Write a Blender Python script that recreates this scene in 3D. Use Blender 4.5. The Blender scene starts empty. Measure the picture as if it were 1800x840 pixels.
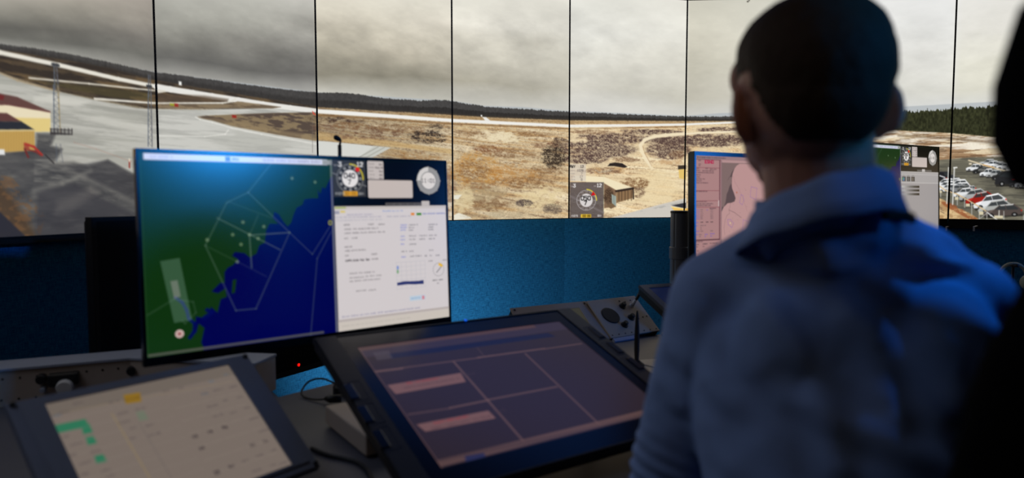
import bpy, bmesh, math, random
import numpy as np
from mathutils import Vector, Matrix
R = math.radians
random.seed(7)
C = bpy.context.scene.collection

# ------------------------------------------------------------------ camera, world, lamps, exposure
FPX = 1200.0            # focal length in pixels of the 1800 px wide photograph
PITCH = 0.0628          # looking slightly down
CZ = 1.24               # eye height
cam_d = bpy.data.cameras.new('camera')
cam_d.sensor_width = 36.0
cam_d.lens = 36.0 * FPX / 1800.0
cam_d.clip_start = 0.02
cam_d.dof.use_dof = True
cam_d.dof.focus_distance = 3.5
cam_d.dof.aperture_fstop = 2.3
cam = bpy.data.objects.new('camera', cam_d)
cam.location = (0, 0, CZ)
cam.rotation_euler = (math.pi / 2 - PITCH, 0, 0)
C.objects.link(cam)
bpy.context.scene.camera = cam

world = bpy.data.worlds.new('world')
bpy.context.scene.world = world
world.use_nodes = True
world.node_tree.nodes['Background'].inputs[0].default_value = (0.25, 0.35, 0.6, 1)
world.node_tree.nodes['Background'].inputs[1].default_value = 0.0
vs = bpy.context.scene.view_settings
vs.view_transform = 'Standard'
vs.look = 'None'
vs.exposure = 0.0
vs.gamma = 1.0
vs.use_curve_mapping = False

def lamp(name, kind, loc, target, power, color, size=0.2, size_y=None, angle=None, blend=0.5, spread=None):
    d = bpy.data.lights.new(name, kind)
    d.energy = power
    d.color = color
    if kind == 'AREA':
        d.size = size
        if spread: d.spread = spread
        if size_y:
            d.shape = 'RECTANGLE'
            d.size_y = size_y
    elif kind == 'SPOT':
        d.shadow_soft_size = size
        d.spot_size = angle
        d.spot_blend = blend
    o = bpy.data.objects.new(name, d)
    o.location = loc
    o.rotation_euler = (Vector(target) - Vector(loc)).to_track_quat('-Z', 'Y').to_euler()
    C.objects.link(o)
    return o

BLUE = (0.03, 0.30, 1.0)
# blue lamp on the ceiling, on the man's right hand side
lamp('blue_spot_light', 'SPOT', (0.95, 1.00, 2.80), (0.525, 0.775, 1.185), 60, (0.02, 0.30, 1.0), 0.03, angle=R(7.2), blend=0.7)
# unseen blue area lights on the right, placed for the glare on the monitors
lamp('blue_glare_light', 'AREA', (2.90, -0.80, 2.24), (-0.66, 1.39, 1.32), 0.70, (0.02, 0.32, 1.0), 0.34, 0.28, spread=R(14))
lamp('blue_glare_light', 'AREA', (3.92, 1.25, 1.40), (0.9, 2.2, 1.2), 1.3, (0.02, 0.25, 1.0), 0.7, 0.7, spread=R(40))
# added blue area light overhead, put in for blue reflections on the pen display
lamp('blue_reflection_fill', 'AREA', (0.45, 3.20, 2.93), (0.45, 3.20, 0), 2.2, (0.03, 0.22, 1.0), 1.7, 0.95)
# strip behind the desk, lighting the fabric below the displays
lamp('strip_light', 'AREA', (-0.32, 2.62, 0.30), (-0.36, 3.40, 0.66), 5.0, (0.75, 0.9, 1.0), 0.6, 0.05, spread=R(130))
# added soft cool fill from the upper left, lifting desk and left shoulder
lamp('left_fill_light', 'AREA', (-1.5, 0.9, 2.85), (-0.7, 1.25, 0.7), 5.2, (0.66, 0.76, 1.0), 1.5, 1.5, spread=R(110))

# added dim warm fill from behind the camera, lifting hair and shirt back
lamp('warm_back_fill', 'AREA', (0.0, -1.3, 2.88), (0.3, 0.9, 1.0), 2.5, (1.0, 0.80, 0.62), 0.9, 0.9)

# ------------------------------------------------------------------ measuring: photograph pixel -> world
def ray(px, py):
    a, b = px - 900.0, py - 420.0
    cp, sp = math.cos(PITCH), math.sin(PITCH)
    return np.array([a, FPX * cp - b * sp, -FPX * sp - b * cp])
def at(px, py, Y):
    d = ray(px, py)
    return d / d[1] * Y + np.array([0, 0, CZ])
def atz(px, py, z):
    d = ray(px, py)
    return d * (z - CZ) / d[2] + np.array([0, 0, CZ])

# ------------------------------------------------------------------ materials
def lin(c):
    c = np.asarray(c, float)
    return np.where(c <= 0.04045, c / 12.92, ((c + 0.055) / 1.055) ** 2.4)
def rgb(r, g, b):
    return tuple(float(v) for v in lin(np.array([r, g, b]) / 255.0)) + (1.0,)
MATS = {}
def mat(name, col, rough=0.5, metal=0.0, spec=0.5, noise=0.0, nscale=40.0, bump=0.0, bscale=200.0, emit=None, estr=1.0, sheen=0.0, coat=0.0):
    if name in MATS:
        return MATS[name]
    m = bpy.data.materials.new(name)
    m.use_nodes = True
    nt = m.node_tree
    b = nt.nodes['Principled BSDF']
    b.inputs['Base Color'].default_value = col
    b.inputs['Roughness'].default_value = rough
    b.inputs['Metallic'].default_value = metal
    b.inputs['Specular IOR Level'].default_value = spec
    b.inputs['Sheen Weight'].default_value = sheen
    b.inputs['Coat Weight'].default_value = coat
    tc = nt.nodes.new('ShaderNodeTexCoord')
    if noise > 0:
        n = nt.nodes.new('ShaderNodeTexNoise')
        n.inputs['Scale'].default_value = nscale
        n.inputs['Detail'].default_value = 4
        nt.links.new(tc.outputs['Object'], n.inputs['Vector'])
        r = nt.nodes.new('ShaderNodeMapRange')
        r.inputs['To Min'].default_value = 1 - noise
        r.inputs['To Max'].default_value = 1 + noise
        nt.links.new(n.outputs['Fac'], r.inputs['Value'])
        mx = nt.nodes.new('ShaderNodeVectorMath')
        mx.operation = 'SCALE'
        mx.inputs[0].default_value = col[:3]
        nt.links.new(r.outputs['Result'], mx.inputs['Scale'])
        nt.links.new(mx.outputs['Vector'], b.inputs['Base Color'])
    if bump > 0:
        n2 = nt.nodes.new('ShaderNodeTexNoise')
        n2.inputs['Scale'].default_value = bscale
        n2.inputs['Detail'].default_value = 3
        nt.links.new(tc.outputs['Object'], n2.inputs['Vector'])
        bp = nt.nodes.new('ShaderNodeBump')
        bp.inputs['Strength'].default_value = bump
        bp.inputs['Distance'].default_value = 0.002
        nt.links.new(n2.outputs['Fac'], bp.inputs['Height'])
        nt.links.new(bp.outputs['Normal'], b.inputs['Normal'])
    if emit:
        b.inputs['Emission Color'].default_value = emit
        b.inputs['Emission Strength'].default_value = estr
    MATS[name] = m
    return m

def screen_mat(name, strength=1.0, rough=0.3, spec=0.5):
    m = bpy.data.materials.new(name)
    m.use_nodes = True
    nt = m.node_tree
    b = nt.nodes['Principled BSDF']
    b.inputs['Base Color'].default_value = (0.004, 0.004, 0.005, 1)
    b.inputs['Roughness'].default_value = rough
    b.inputs['Specular IOR Level'].default_value = spec
    a = nt.nodes.new('ShaderNodeAttribute')
    a.attribute_name = 'picture'
    nt.links.new(a.outputs['Color'], b.inputs['Emission Color'])
    b.inputs['Emission Strength'].default_value = strength
    return m

def fabric_mat(name, c1, c2, scale=1.0):
    """woven wall cloth: horizontal and vertical threads from stretched noise"""
    m = bpy.data.materials.new(name)
    m.use_nodes = True
    nt = m.node_tree
    b = nt.nodes['Principled BSDF']
    b.inputs['Roughness'].default_value = 0.9
    b.inputs['Specular IOR Level'].default_value = 0.15
    tc = nt.nodes.new('ShaderNodeUVMap')
    fac = []
    for sx, sy in ((260, 28), (24, 240)):
        mp = nt.nodes.new('ShaderNodeMapping')
        mp.inputs['Scale'].default_value = (sx * scale, sy * scale, 1)
        nt.links.new(tc.outputs['UV'], mp.inputs['Vector'])
        n = nt.nodes.new('ShaderNodeTexNoise')
        n.inputs['Scale'].default_value = 1.0
        n.inputs['Detail'].default_value = 3
        n.inputs['Roughness'].default_value = 0.65
        nt.links.new(mp.outputs['Vector'], n.inputs['Vector'])
        fac.append(n)
    ad = nt.nodes.new('ShaderNodeMath')
    ad.operation = 'ADD'
    nt.links.new(fac[0].outputs['Fac'], ad.inputs[0])
    nt.links.new(fac[1].outputs['Fac'], ad.inputs[1])
    r = nt.nodes.new('ShaderNodeMapRange')
    r.inputs['From Min'].default_value = 0.72
    r.inputs['From Max'].default_value = 1.28
    nt.links.new(ad.outputs['Value'], r.inputs['Value'])
    mx = nt.nodes.new('ShaderNodeMix')
    mx.data_type = 'RGBA'
    mx.inputs['A'].default_value = c1
    mx.inputs['B'].default_value = c2
    nt.links.new(r.outputs['Result'], mx.inputs['Factor'])
    nt.links.new(mx.outputs['Result'], b.inputs['Base Color'])
    bp = nt.nodes.new('ShaderNodeBump')
    bp.inputs['Strength'].default_value = 0.5
    bp.inputs['Distance'].default_value = 0.002
    nt.links.new(ad.outputs['Value'], bp.inputs['Height'])
    nt.links.new(bp.outputs['Normal'], b.inputs['Normal'])
    return m

M_BLACK = mat('black_plastic', rgb(24, 24, 26), 0.45, noise=0.1, bump=0.08, bscale=900)
M_MATTE = mat('matt_black', rgb(16, 16, 18), 0.7, spec=0.25, noise=0.15)
M_BEZEL = mat('glossy_bezel', rgb(8, 9, 12), 0.22, noise=0.05)
M_DGREY = mat('dark_grey_metal', rgb(92, 92, 98), 0.42, metal=0.6, noise=0.08, nscale=15)
M_GREY = mat('grey_desk_laminate', rgb(84, 84, 92), 0.45, noise=0.08, nscale=25, bump=0.05)
M_PANEL = mat('beige_grey_panel', rgb(186, 168, 150), 0.5, noise=0.06, nscale=30)
M_FRAME = mat('blue_grey_frame', rgb(128, 132, 146), 0.42, metal=0.2, noise=0.06, nscale=30)
M_POLE = mat('grey_painted_pole', rgb(120, 120, 122), 0.35, metal=0.2, noise=0.04)
M_ALU = mat('brushed_aluminium', rgb(172, 176, 188), 0.45, metal=0.2, noise=0.08, nscale=60)
M_RUBBER = mat('black_rubber', rgb(14, 14, 15), 0.6)
M_CABLE = mat('black_cable', rgb(12, 12, 13), 0.5)
M_WHITE = mat('white_plastic', rgb(210, 205, 198), 0.4, noise=0.04)
M_PAPER = mat('cream_paper', rgb(238, 220, 190), 0.8, noise=0.05)
M_SKIN = mat('skin', rgb(196, 140, 116), 0.55, noise=0.08, nscale=30, bump=0.06, bscale=300)
M_EAR = mat('ear_skin', rgb(198, 120, 100), 0.5, noise=0.08)
M_HAIR = mat('dark_brown_hair', rgb(58, 42, 28), 0.75, spec=0.2, noise=0.35, nscale=120, bump=0.7, bscale=260)
M_SHIRT = mat('light_blue_cotton', rgb(140, 165, 214), 0.85, spec=0.15, noise=0.06, nscale=20, bump=0.25, bscale=60)
M_STRAP = mat('black_strap', rgb(8, 8, 9), 0.7)
M_TROUSER = mat('dark_navy_cloth', rgb(22, 24, 34), 0.9, spec=0.1, noise=0.1)
M_SHOE = mat('black_leather', rgb(14, 12, 12), 0.35)
M_CHAIR = mat('black_chair_fabric', rgb(10, 10, 11), 0.9, spec=0.08, noise=0.2, nscale=200, bump=0.3, bscale=600)
M_REDLED = mat('red_led', rgb(60, 0, 0), 0.4, emit=rgb(255, 20, 10), estr=1.2)
M_BLUELED = mat('blue_led', rgb(0, 10, 60), 0.4, emit=rgb(0, 90, 230), estr=1.0)
M_FLOOR = mat('dark_carpet', rgb(30, 32, 40), 0.95, spec=0.1, noise=0.3, nscale=120, bump=0.5, bscale=300)
M_CEIL = mat('dark_ceiling', rgb(34, 34, 38), 0.9, noise=0.05)
M_DARKWALL = fabric_mat('dark_wall_cloth', rgb(18, 22, 34), rgb(30, 36, 52))
M_BLUEWALL = fabric_mat('blue_wall_cloth', rgb(14, 70, 110), rgb(44, 130, 178), 1.4)

# ------------------------------------------------------------------ object helpers
def tag(o, label=None, cat=None, group=None, kind=None):
    if label: o['label'] = label
    if cat: o['category'] = cat
    if group: o['group'] = group
    if kind: o['kind'] = kind
    return o
def thing(name, label, cat, loc, rot=(0, 0, 0), group=None):
    o = bpy.data.objects.new(name, None)
    C.objects.link(o)
    o.location = loc
    if isinstance(rot, Matrix):
        o.matrix_world = Matrix.Translation(Vector(loc)) @ rot.to_4x4()
    else:
        o.rotation_euler = rot
    o.empty_display_size = 0.05
    return tag(o, label, cat, group)
def finish(bm, name, m, parent=None, smooth=False, auto=None):
    me = bpy.data.meshes.new(name)
    bmesh.ops.recalc_face_normals(bm, faces=bm.faces)
    bm.to_mesh(me)
    bm.free()
    for p in me.polygons:
        p.use_smooth = smooth
    me.materials.append(m)
    o = bpy.data.objects.new(name, me)
    C.objects.link(o)
    if parent: o.parent = parent
    return o
def add_box(bm, x0, x1, y0, y1, z0, z1, bev=0.0, M=None, seg=2):
    r = bmesh.ops.create_cube(bm, size=1.0)
    vv = r['verts']
    for v in vv:
        v.co = Vector(((x0 + x1) / 2 + v.co.x * (x1 - x0), (y0 + y1) / 2 + v.co.y * (y1 - y0), (z0 + z1) / 2 + v.co.z * (z1 - z0)))
    if bev > 0:
        es = list({e for v in vv for e in v.link_edges})
        r = bmesh.ops.bevel(bm, geom=es, offset=bev, segments=seg, affect='EDGES', profile=0.5)
        vv = list({v for f in r['faces'] for v in f.verts} | {v for v in vv if v.is_valid})
    if M is not None:
        for v in vv: v.co = M @ v.co
    return vv
def box(name, m, parent, x0, x1, y0, y1, z0, z1, bev=0.002, M=None):
    bm = bmesh.new()
    add_box(bm, x0, x1, y0, y1, z0, z1, bev, M)
    return finish(bm, name, m, parent)
def add_tube(bm, pts, radii, seg=12, cap=True):
    pts = [Vector(p) for p in pts]
    if not hasattr(radii, '__len__'): radii = [radii] * len(pts)
    rings = []
    up = Vector((0.3, 0.2, 0.93))
    prev = None
    for i, p in enumerate(pts):
        a = pts[max(i - 1, 0)]; b = pts[min(i + 1, len(pts) - 1)]
        t = (b - a)
        if t.length < 1e-9: t = Vector((0, 0, 1))
        t.normalize()
        n = (prev - t * prev.dot(t)) if prev is not None else t.cross(up)
        if n.length < 1e-6: n = t.orthogonal()
        n.normalize()
        prev = n
        bb = t.cross(n)
        rings.append([bm.verts.new(p + (n * math.cos(2 * math.pi * k / seg) + bb * math.sin(2 * math.pi * k / seg)) * radii[i]) for k in range(seg)])
    for i in range(len(rings) - 1):
        for k in range(seg):
            bm.faces.new((rings[i][k], rings[i][(k + 1) % seg], rings[i + 1][(k + 1) % seg], rings[i + 1][k]))
    if cap:
        bm.faces.new(rings[0][::-1]); bm.faces.new(rings[-1])
    return rings
def tube(name, m, parent, pts, radii, seg=12):
    bm = bmesh.new()
    add_tube(bm, pts, radii, seg)
    return finish(bm, name, m, parent, True)
def lathe(name, m, parent, prof, loc=(0, 0, 0), M=None, seg=24):
    bm = bmesh.new()
    rings = []
    T = M if M is not None else Matrix.Identity(4)
    for r, z in prof:
        rings.append([bm.verts.new(T @ Vector((loc[0] + max(r, 1e-4) * math.cos(2 * math.pi * k / seg), loc[1] + max(r, 1e-4) * math.sin(2 * math.pi * k / seg), loc[2] + z))) for k in range(seg)])
    for i in range(len(rings) - 1):
        for k in range(seg):
            bm.faces.new((rings[i][k], rings[i][(k + 1) % seg], rings[i + 1][(k + 1) % seg], rings[i + 1][k]))
    bm.faces.new(rings[0][::-1]); bm.faces.new(rings[-1])
    return finish(bm, name, m, parent, False)
def smooth_pts(pts, n=8):
    P = [Vector(p) for p in pts]
    out = []
    for i in range(len(P) - 1):
        p0 = P[max(i - 1, 0)]; p1 = P[i]; p2 = P[i + 1]; p3 = P[min(i + 2, len(P) - 1)]
        for k in range(n):
            t = k / n
            out.append(0.5 * ((2 * p1) + (p2 - p0) * t + (2 * p0 - 5 * p1 + 4 * p2 - p3) * t * t + (3 * p1 - p0 - 3 * p2 + p3) * t ** 3))
    out.append(P[-1])
    return out
def frame_mesh(name, m, parent, ox0, ox1, oz0, oz1, ix0, ix1, iz0, iz1, yf, yb, bev=0.0015):
    """a rectangular frame round an opening, front at y=yf, back at y=yb (local x right, z up)"""
    bm = bmesh.new()
    def q(x0, x1, z0, z1): return [(x0, z0), (x1, z0), (x1, z1), (x0, z1)]
    o = q(ox0, ox1, oz0, oz1); i = q(ix0, ix1, iz0, iz1)
    of = [bm.verts.new((x, yf, z)) for x, z in o]; inf = [bm.verts.new((x, yf, z)) for x, z in i]
    ob = [bm.verts.new((x, yb, z)) for x, z in o]; ib = [bm.verts.new((x, yb, z)) for x, z in i]
    for k in range(4):
        j = (k + 1) % 4
        bm.faces.new((of[k], of[j], inf[j], inf[k]))
        bm.faces.new((ob[k], ib[k], ib[j], ob[j]))
        bm.faces.new((of[k], ob[k], ob[j], of[j]))
        bm.faces.new((inf[k], inf[j], ib[j], ib[k]))
    es = [e for e in bm.edges if len({e.verts[0] in of, e.verts[1] in of}) == 1 and e.verts[0] in of]
    bmesh.ops.bevel(bm, geom=es, offset=bev, segments=2, affect='EDGES')
    return finish(bm, name, m, parent)

# ------------------------------------------------------------------ pictures shown by the screens: colours drawn onto a fine grid in the screen's own metres
def hsh(ix, iy, seed):
    with np.errstate(over='ignore'):
        h = ix.astype(np.int64) * 374761393 + iy.astype(np.int64) * 668265263 + seed * 1442695041
        h = (h ^ (h >> 13)) * 1274126177
        h = h ^ (h >> 16)
    return (h & 0xFFFFF).astype(np.float64) / 0xFFFFF
def vnoise(x, y, seed=0):
    ix = np.floor(x); iy = np.floor(y)
    fx = x - ix; fy = y - iy
    fx = fx * fx * (3 - 2 * fx); fy = fy * fy * (3 - 2 * fy)
    ix = ix.astype(np.int64); iy = iy.astype(np.int64)
    a = hsh(ix, iy, seed); b = hsh(ix + 1, iy, seed); c = hsh(ix, iy + 1, seed); d = hsh(ix + 1, iy + 1, seed)
    return (a * (1 - fx) + b * fx) * (1 - fy) + (c * (1 - fx) + d * fx) * fy
def fbm(x, y, seed=0, octv=5, gain=0.5):
    s = 0.0; amp = 1.0; tot = 0.0
    for k in range(octv):
        s = s + vnoise(x * 2 ** k, y * 2 ** k, seed + k * 17) * amp
        tot += amp; amp *= gain
    return s / tot
def sstep(e0, e1, x):
    t = np.clip((x - e0) / (e1 - e0), 0, 1)
    return t * t * (3 - 2 * t)

FONT = {
 '0': [[(0,1),(0,5),(1,6),(3,6),(4,5),(4,1),(3,0),(1,0),(0,1)]], '1': [[(1,5),(2,6),(2,0)],[(1,0),(3,0)]],
 '2': [[(0,5),(1,6),(3,6),(4,5),(4,4),(0,0),(4,0)]], '3': [[(0,6),(4,6),(2,3.6),(4,2.4),(4,1),(3,0),(1,0),(0,1)]],
 '4': [[(3,0),(3,6),(0,2),(4,2)]], '5': [[(4,6),(0,6),(0,3.5),(3,3.5),(4,2.6),(4,1),(3,0),(0,0)]],
 '6': [[(4,5.5),(3,6),(1,6),(0,5),(0,1),(1,0),(3,0),(4,1),(4,2.5),(3,3.4),(0,3.2)]], '7': [[(0,6),(4,6),(1.5,0)]],
 '8': [[(1,3.2),(0,4),(0,5),(1,6),(3,6),(4,5),(4,4),(3,3.2),(1,3.2),(0,2.2),(0,1),(1,0),(3,0),(4,1),(4,2.2),(3,3.2)]],
 '9': [[(0,0.5),(1,0),(3,0),(4,1),(4,5),(3,6),(1,6),(0,5),(0,3.6),(1,2.8),(4,3)]],
 'A': [[(0,0),(2,6),(4,0)],[(0.7,2),(3.3,2)]], 'E': [[(4,6),(0,6),(0,0),(4,0)],[(0,3),(3,3)]], 'S': [[(4,5.2),(3,6),(1,6),(0,5),(0,4),(4,2),(4,1),(3,0),(1,0),(0,0.8)]],
 'N': [[(0,0),(0,6),(4,0),(4,6)]], 'O': [[(0,1),(0,5),(1,6),(3,6),(4,5),(4,1),(3,0),(1,0),(0,1)]],
 'R': [[(0,0),(0,6),(3,6),(4,5),(4,4),(3,3),(0,3)],[(2,3),(4,0)]], 'W': [[(0,6),(1,0),(2,4),(3,0),(4,6)]], 'Y': [[(0,6),(2,3),(4,6)],[(2,3),(2,0)]],
 'K': [[(0,0),(0,6)],[(4,6),(0,2.6)],[(1.4,3.6),(4,0)]], 'T': [[(0,6),(4,6)],[(2,6),(2,0)]], 'Q': [[(0,1),(0,5),(1,6),(3,6),(4,5),(4,1),(3,0),(1,0),(0,1)],[(2.5,2),(4.3,-0.5)]],
 'H': [[(0,0),(0,6)],[(4,0),(4,6)],[(0,3),(4,3)]], 'P': [[(0,0),(0,6),(3,6),(4,5),(4,4),(3,3),(0,3)]], 'M': [[(0,0),(0,6),(2,3),(4,6),(4,0)]],
 'L': [[(0,6),(0,0),(4,0)]], 'I': [[(2,0),(2,6)]], 'D': [[(0,0),(0,6),(2.6,6),(4,4.6),(4,1.4),(2.6,0),(0,0)]], 'G': [[(4,5),(3,6),(1,6),(0,5),(0,1),(1,0),(3,0),(4,1),(4,3),(2.4,3)]],
 '-': [[(0.5,3),(3.5,3)]], ':': [[(2,1.4),(2,2)],[(2,4),(2,4.6)]], '.': [[(1.7,0),(2.1,0)]], '/': [[(0,0),(4,6)]], ' ': [],
}

class Pic:
    """colours on a grid; draw in grid metres (x right, y DOWN from the top left); T maps photograph pixels to those metres"""
    def __init__(s, w, h, step, T=None, base=(0, 0, 0), aa=None):
        s.w, s.h = w, h
        s.nx = int(round(w / step)) + 1; s.ny = int(round(h / step)) + 1
        s.xs = np.linspace(0, w, s.nx); s.ys = np.linspace(0, h, s.ny)
        s.X, s.Y = np.meshgrid(s.xs, s.ys)
        s.c = np.zeros((s.ny, s.nx, 3)); s.c[:] = np.array(base) / 255.0
        s.T = T; s.aa = aa or step * 0.6
    def P(s, pts): return [s.T(*p) for p in pts] if s.T else list(pts)
    def win(s, x0, x1, y0, y1):
        i0, i1 = np.searchsorted(s.xs, [x0, x1]); j0, j1 = np.searchsorted(s.ys, [y0, y1])
        return slice(max(j0 - 1, 0), j1 + 1), slice(max(i0 - 1, 0), i1 + 1)
    def mixin(s, sl, col, a):
        if s.c[sl].size == 0: return
        col = np.asarray(col, float) / 255.0
        a = np.asarray(a)[..., None]
        s.c[sl] = s.c[sl] * (1 - a) + col * a
    def _seg(s, X, Y, a, b):
        ax, ay = a; bx, by = b
        dx, dy = bx - ax, by - ay
        L = dx * dx + dy * dy + 1e-18
        t = np.clip(((X - ax) * dx + (Y - ay) * dy) / L, 0, 1)
        return np.hypot(X - ax - t * dx, Y - ay - t * dy)
    def poly(s, pts, col, alpha=1.0, soft=None, raw=False, mod=None):
        q = list(pts) if raw else s.P(pts)
        xs = [p[0] for p in q]; ys = [p[1] for p in q]
        e = soft or s.aa
        sl = s.win(min(xs) - e * 2, max(xs) + e * 2, min(ys) - e * 2, max(ys) + e * 2)
        X, Y = s.X[sl], s.Y[sl]
        if X.size == 0: return
        ins = np.zeros(X.shape, bool); d = np.full(X.shape, 1e9)
        n = len(q)
        for i in range(n):
            a, b = q[i], q[(i + 1) % n]
            if a[1] != b[1]:
                cnd = (a[1] > Y) != (b[1] > Y)
                xi = (b[0] - a[0]) * (Y - a[1]) / (b[1] - a[1]) + a[0]
                ins ^= cnd & (X < xi)
            d = np.minimum(d, s._seg(X, Y, a, b))
        sd = np.where(ins, -d, d)
        A = np.clip(0.5 - sd / (2 * e), 0, 1) * alpha
        if mod is not None: A = A * mod[sl]
        s.mixin(sl, col, A)
    def line(s, pts, wid, col, alpha=1.0, raw=False, soft=None):
        q = list(pts) if raw else s.P(pts)
        e = soft or s.aa
        for a, b in zip(q[:-1], q[1:]):
            r = wid / 2 + 2 * e
            sl = s.win(min(a[0], b[0]) - r, max(a[0], b[0]) + r, min(a[1], b[1]) - r, max(a[1], b[1]) + r)
            X, Y = s.X[sl], s.Y[sl]
            if X.size == 0: continue
            d = s._seg(X, Y, a, b)
            s.mixin(sl, col, np.clip(0.5 - (d - wid / 2) / (2 * e), 0, 1) * min(1.0, wid / (1.2 * e)) * alpha)
    def ell(s, c, rx, ry, col, alpha=1.0, inner=0.0, raw=True, a0=None, a1=None, soft=None, mod=None):
        if not raw: c = s.T(*c)
        e = soft or s.aa
        sl = s.win(c[0] - rx - 2 * e, c[0] + rx + 2 * e, c[1] - ry - 2 * e, c[1] + ry + 2 * e)
        X, Y = s.X[sl], s.Y[sl]
        if X.size == 0: return
        rr = np.hypot((X - c[0]) / rx, (Y - c[1]) / ry); m = min(rx, ry)
        A = np.clip(0.5 - (rr - 1) * m / (2 * e), 0, 1)
        if inner: A = A * np.clip(0.5 + (rr - inner) * m / (2 * e), 0, 1)
        if a0 is not None:
            ang = (np.degrees(np.arctan2(X - c[0], -(Y - c[1])))) % 360   # clockwise from the top
            A = A * ((ang >= a0) & (ang <= a1))
        if mod is not None: A = A * mod[sl]
        s.mixin(sl, col, A * alpha)
    def rect(s, x0, y0, x1, y1, col, alpha=1.0, rad=0.0):
        if rad <= 0:
            s.poly([(x0, y0), (x1, y0), (x1, y1), (x0, y1)], col, alpha, raw=True); return
        pts = []
        for cx, cy, st in ((x1 - rad, y0 + rad, -90), (x1 - rad, y1 - rad, 0), (x0 + rad, y1 - rad, 90), (x0 + rad, y0 + rad, 180)):
            for k in range(5):
                a = R(st + k * 22.5)
                pts.append((cx + rad * math.cos(a), cy + rad * math.sin(a)))
        s.poly(pts, col, alpha, raw=True)
    def text(s, t, x, y, h, col, wid=None, alpha=1.0, center=False, ratio=1.0):
        u = h / 6.0
        if center: x = x - len(t) * 5.6 * u * ratio / 2; y = y - h / 2
        for ch in t:
            for st in FONT.get(ch, []):
                s.line([(x + px * u * ratio, y + h - py * u) for px, py in st], wid or u * 0.9, col, alpha, raw=True)
            x += 5.6 * u * ratio
    def scribble(s, x0, x1, y, h, col, alpha=1.0, seed=0):
        """a run of words too small to read, as little dashes"""
        rr = random.Random(seed * 7919 + int(y * 1e5))
        x = x0
        while x < x1:
            w = rr.uniform(1.5, 5.5) * h
            w = min(w, x1 - x)
            for k in range(int(w / (h * 0.62)) + 1):
                gx = x + k * h * 0.62
                s.rect(gx, y + rr.uniform(0, 0.25) * h, gx + h * 0.45, y + h * rr.uniform(0.8, 1.0), col, alpha * rr.uniform(0.5, 1.0))
            x += w + h * 0.8

def picture_mesh(name, pic, origin, ux, uy, m, parent, gain=1.0):
    """grid mesh; origin = top left corner, ux = right, uy = down (unit vectors)"""
    nx, ny = pic.nx, pic.ny
    o = np.array(origin, float)
    P = o + pic.X[..., None] * np.array(ux) + pic.Y[..., None] * np.array(uy)
    me = bpy.data.meshes.new(name)
    me.vertices.add(nx * ny)
    me.vertices.foreach_set('co', P.reshape(-1).astype(np.float32))
    i = np.arange(ny - 1)[:, None] * nx + np.arange(nx - 1)[None, :]
    q = np.stack([i, i + nx, i + nx + 1, i + 1], -1).reshape(-1)
    nf = (nx - 1) * (ny - 1)
    me.loops.add(nf * 4)
    me.loops.foreach_set('vertex_index', q.astype(np.int32))
    me.polygons.add(nf)
    me.polygons.foreach_set('loop_start', (np.arange(nf) * 4).astype(np.int32))
    me.update(calc_edges=True)
    ca = me.color_attributes.new('picture', 'FLOAT_COLOR', 'POINT')
    cc = np.ones((nx * ny, 4), np.float32)
    cc[:, :3] = lin(np.clip(pic.c, 0, 1)).reshape(-1, 3) * gain
    ca.data.foreach_set('color', cc.reshape(-1))
    me.materials.append(m)
    ob = bpy.data.objects.new(name, me)
    C.objects.link(ob)
    ob.parent = parent
    return ob

# ------------------------------------------------------------------ the display wall: ten upright panels standing on a bend
PW, PH = 0.684, 1.215
ZB = CZ - 0.1236
SEAM = {-1: (-1.541, 1.850), 0: (-1.278, 2.482), 1: (-0.854, 3.018), 2: (-0.296, 3.414), 3: (0.311, 3.730),
        4: (0.978, 3.880), 5: (1.661, 3.838), 6: (2.305, 3.608), 7: (2.860, 3.209), 8: (3.284, 2.672)}
SEAM[-2] = (-1.62, 1.171)
I0, I1 = -2, 8
def seam(i): return np.array(SEAM[i], float)
def pano(px, py):
    """photograph pixel -> metres along the unrolled display wall, metres down from its top"""
    d = ray(px, py)
    best = None
    for i in range(I0, I1):
        a, b = seam(i), seam(i + 1)
        M = np.array([[b[0] - a[0], -d[0]], [b[1] - a[1], -d[1]]])
        t, k = np.linalg.solve(M, -a)
        if k <= 0: continue
        e = max(0 - t, t - 1, 0)
        if best is None or e < best[0]: best = (e, i, t, k)
    e, i, t, k = best
    z = CZ + d[2] * k
    return ((i - I0 + t) * PW, ZB + PH - z)

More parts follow.
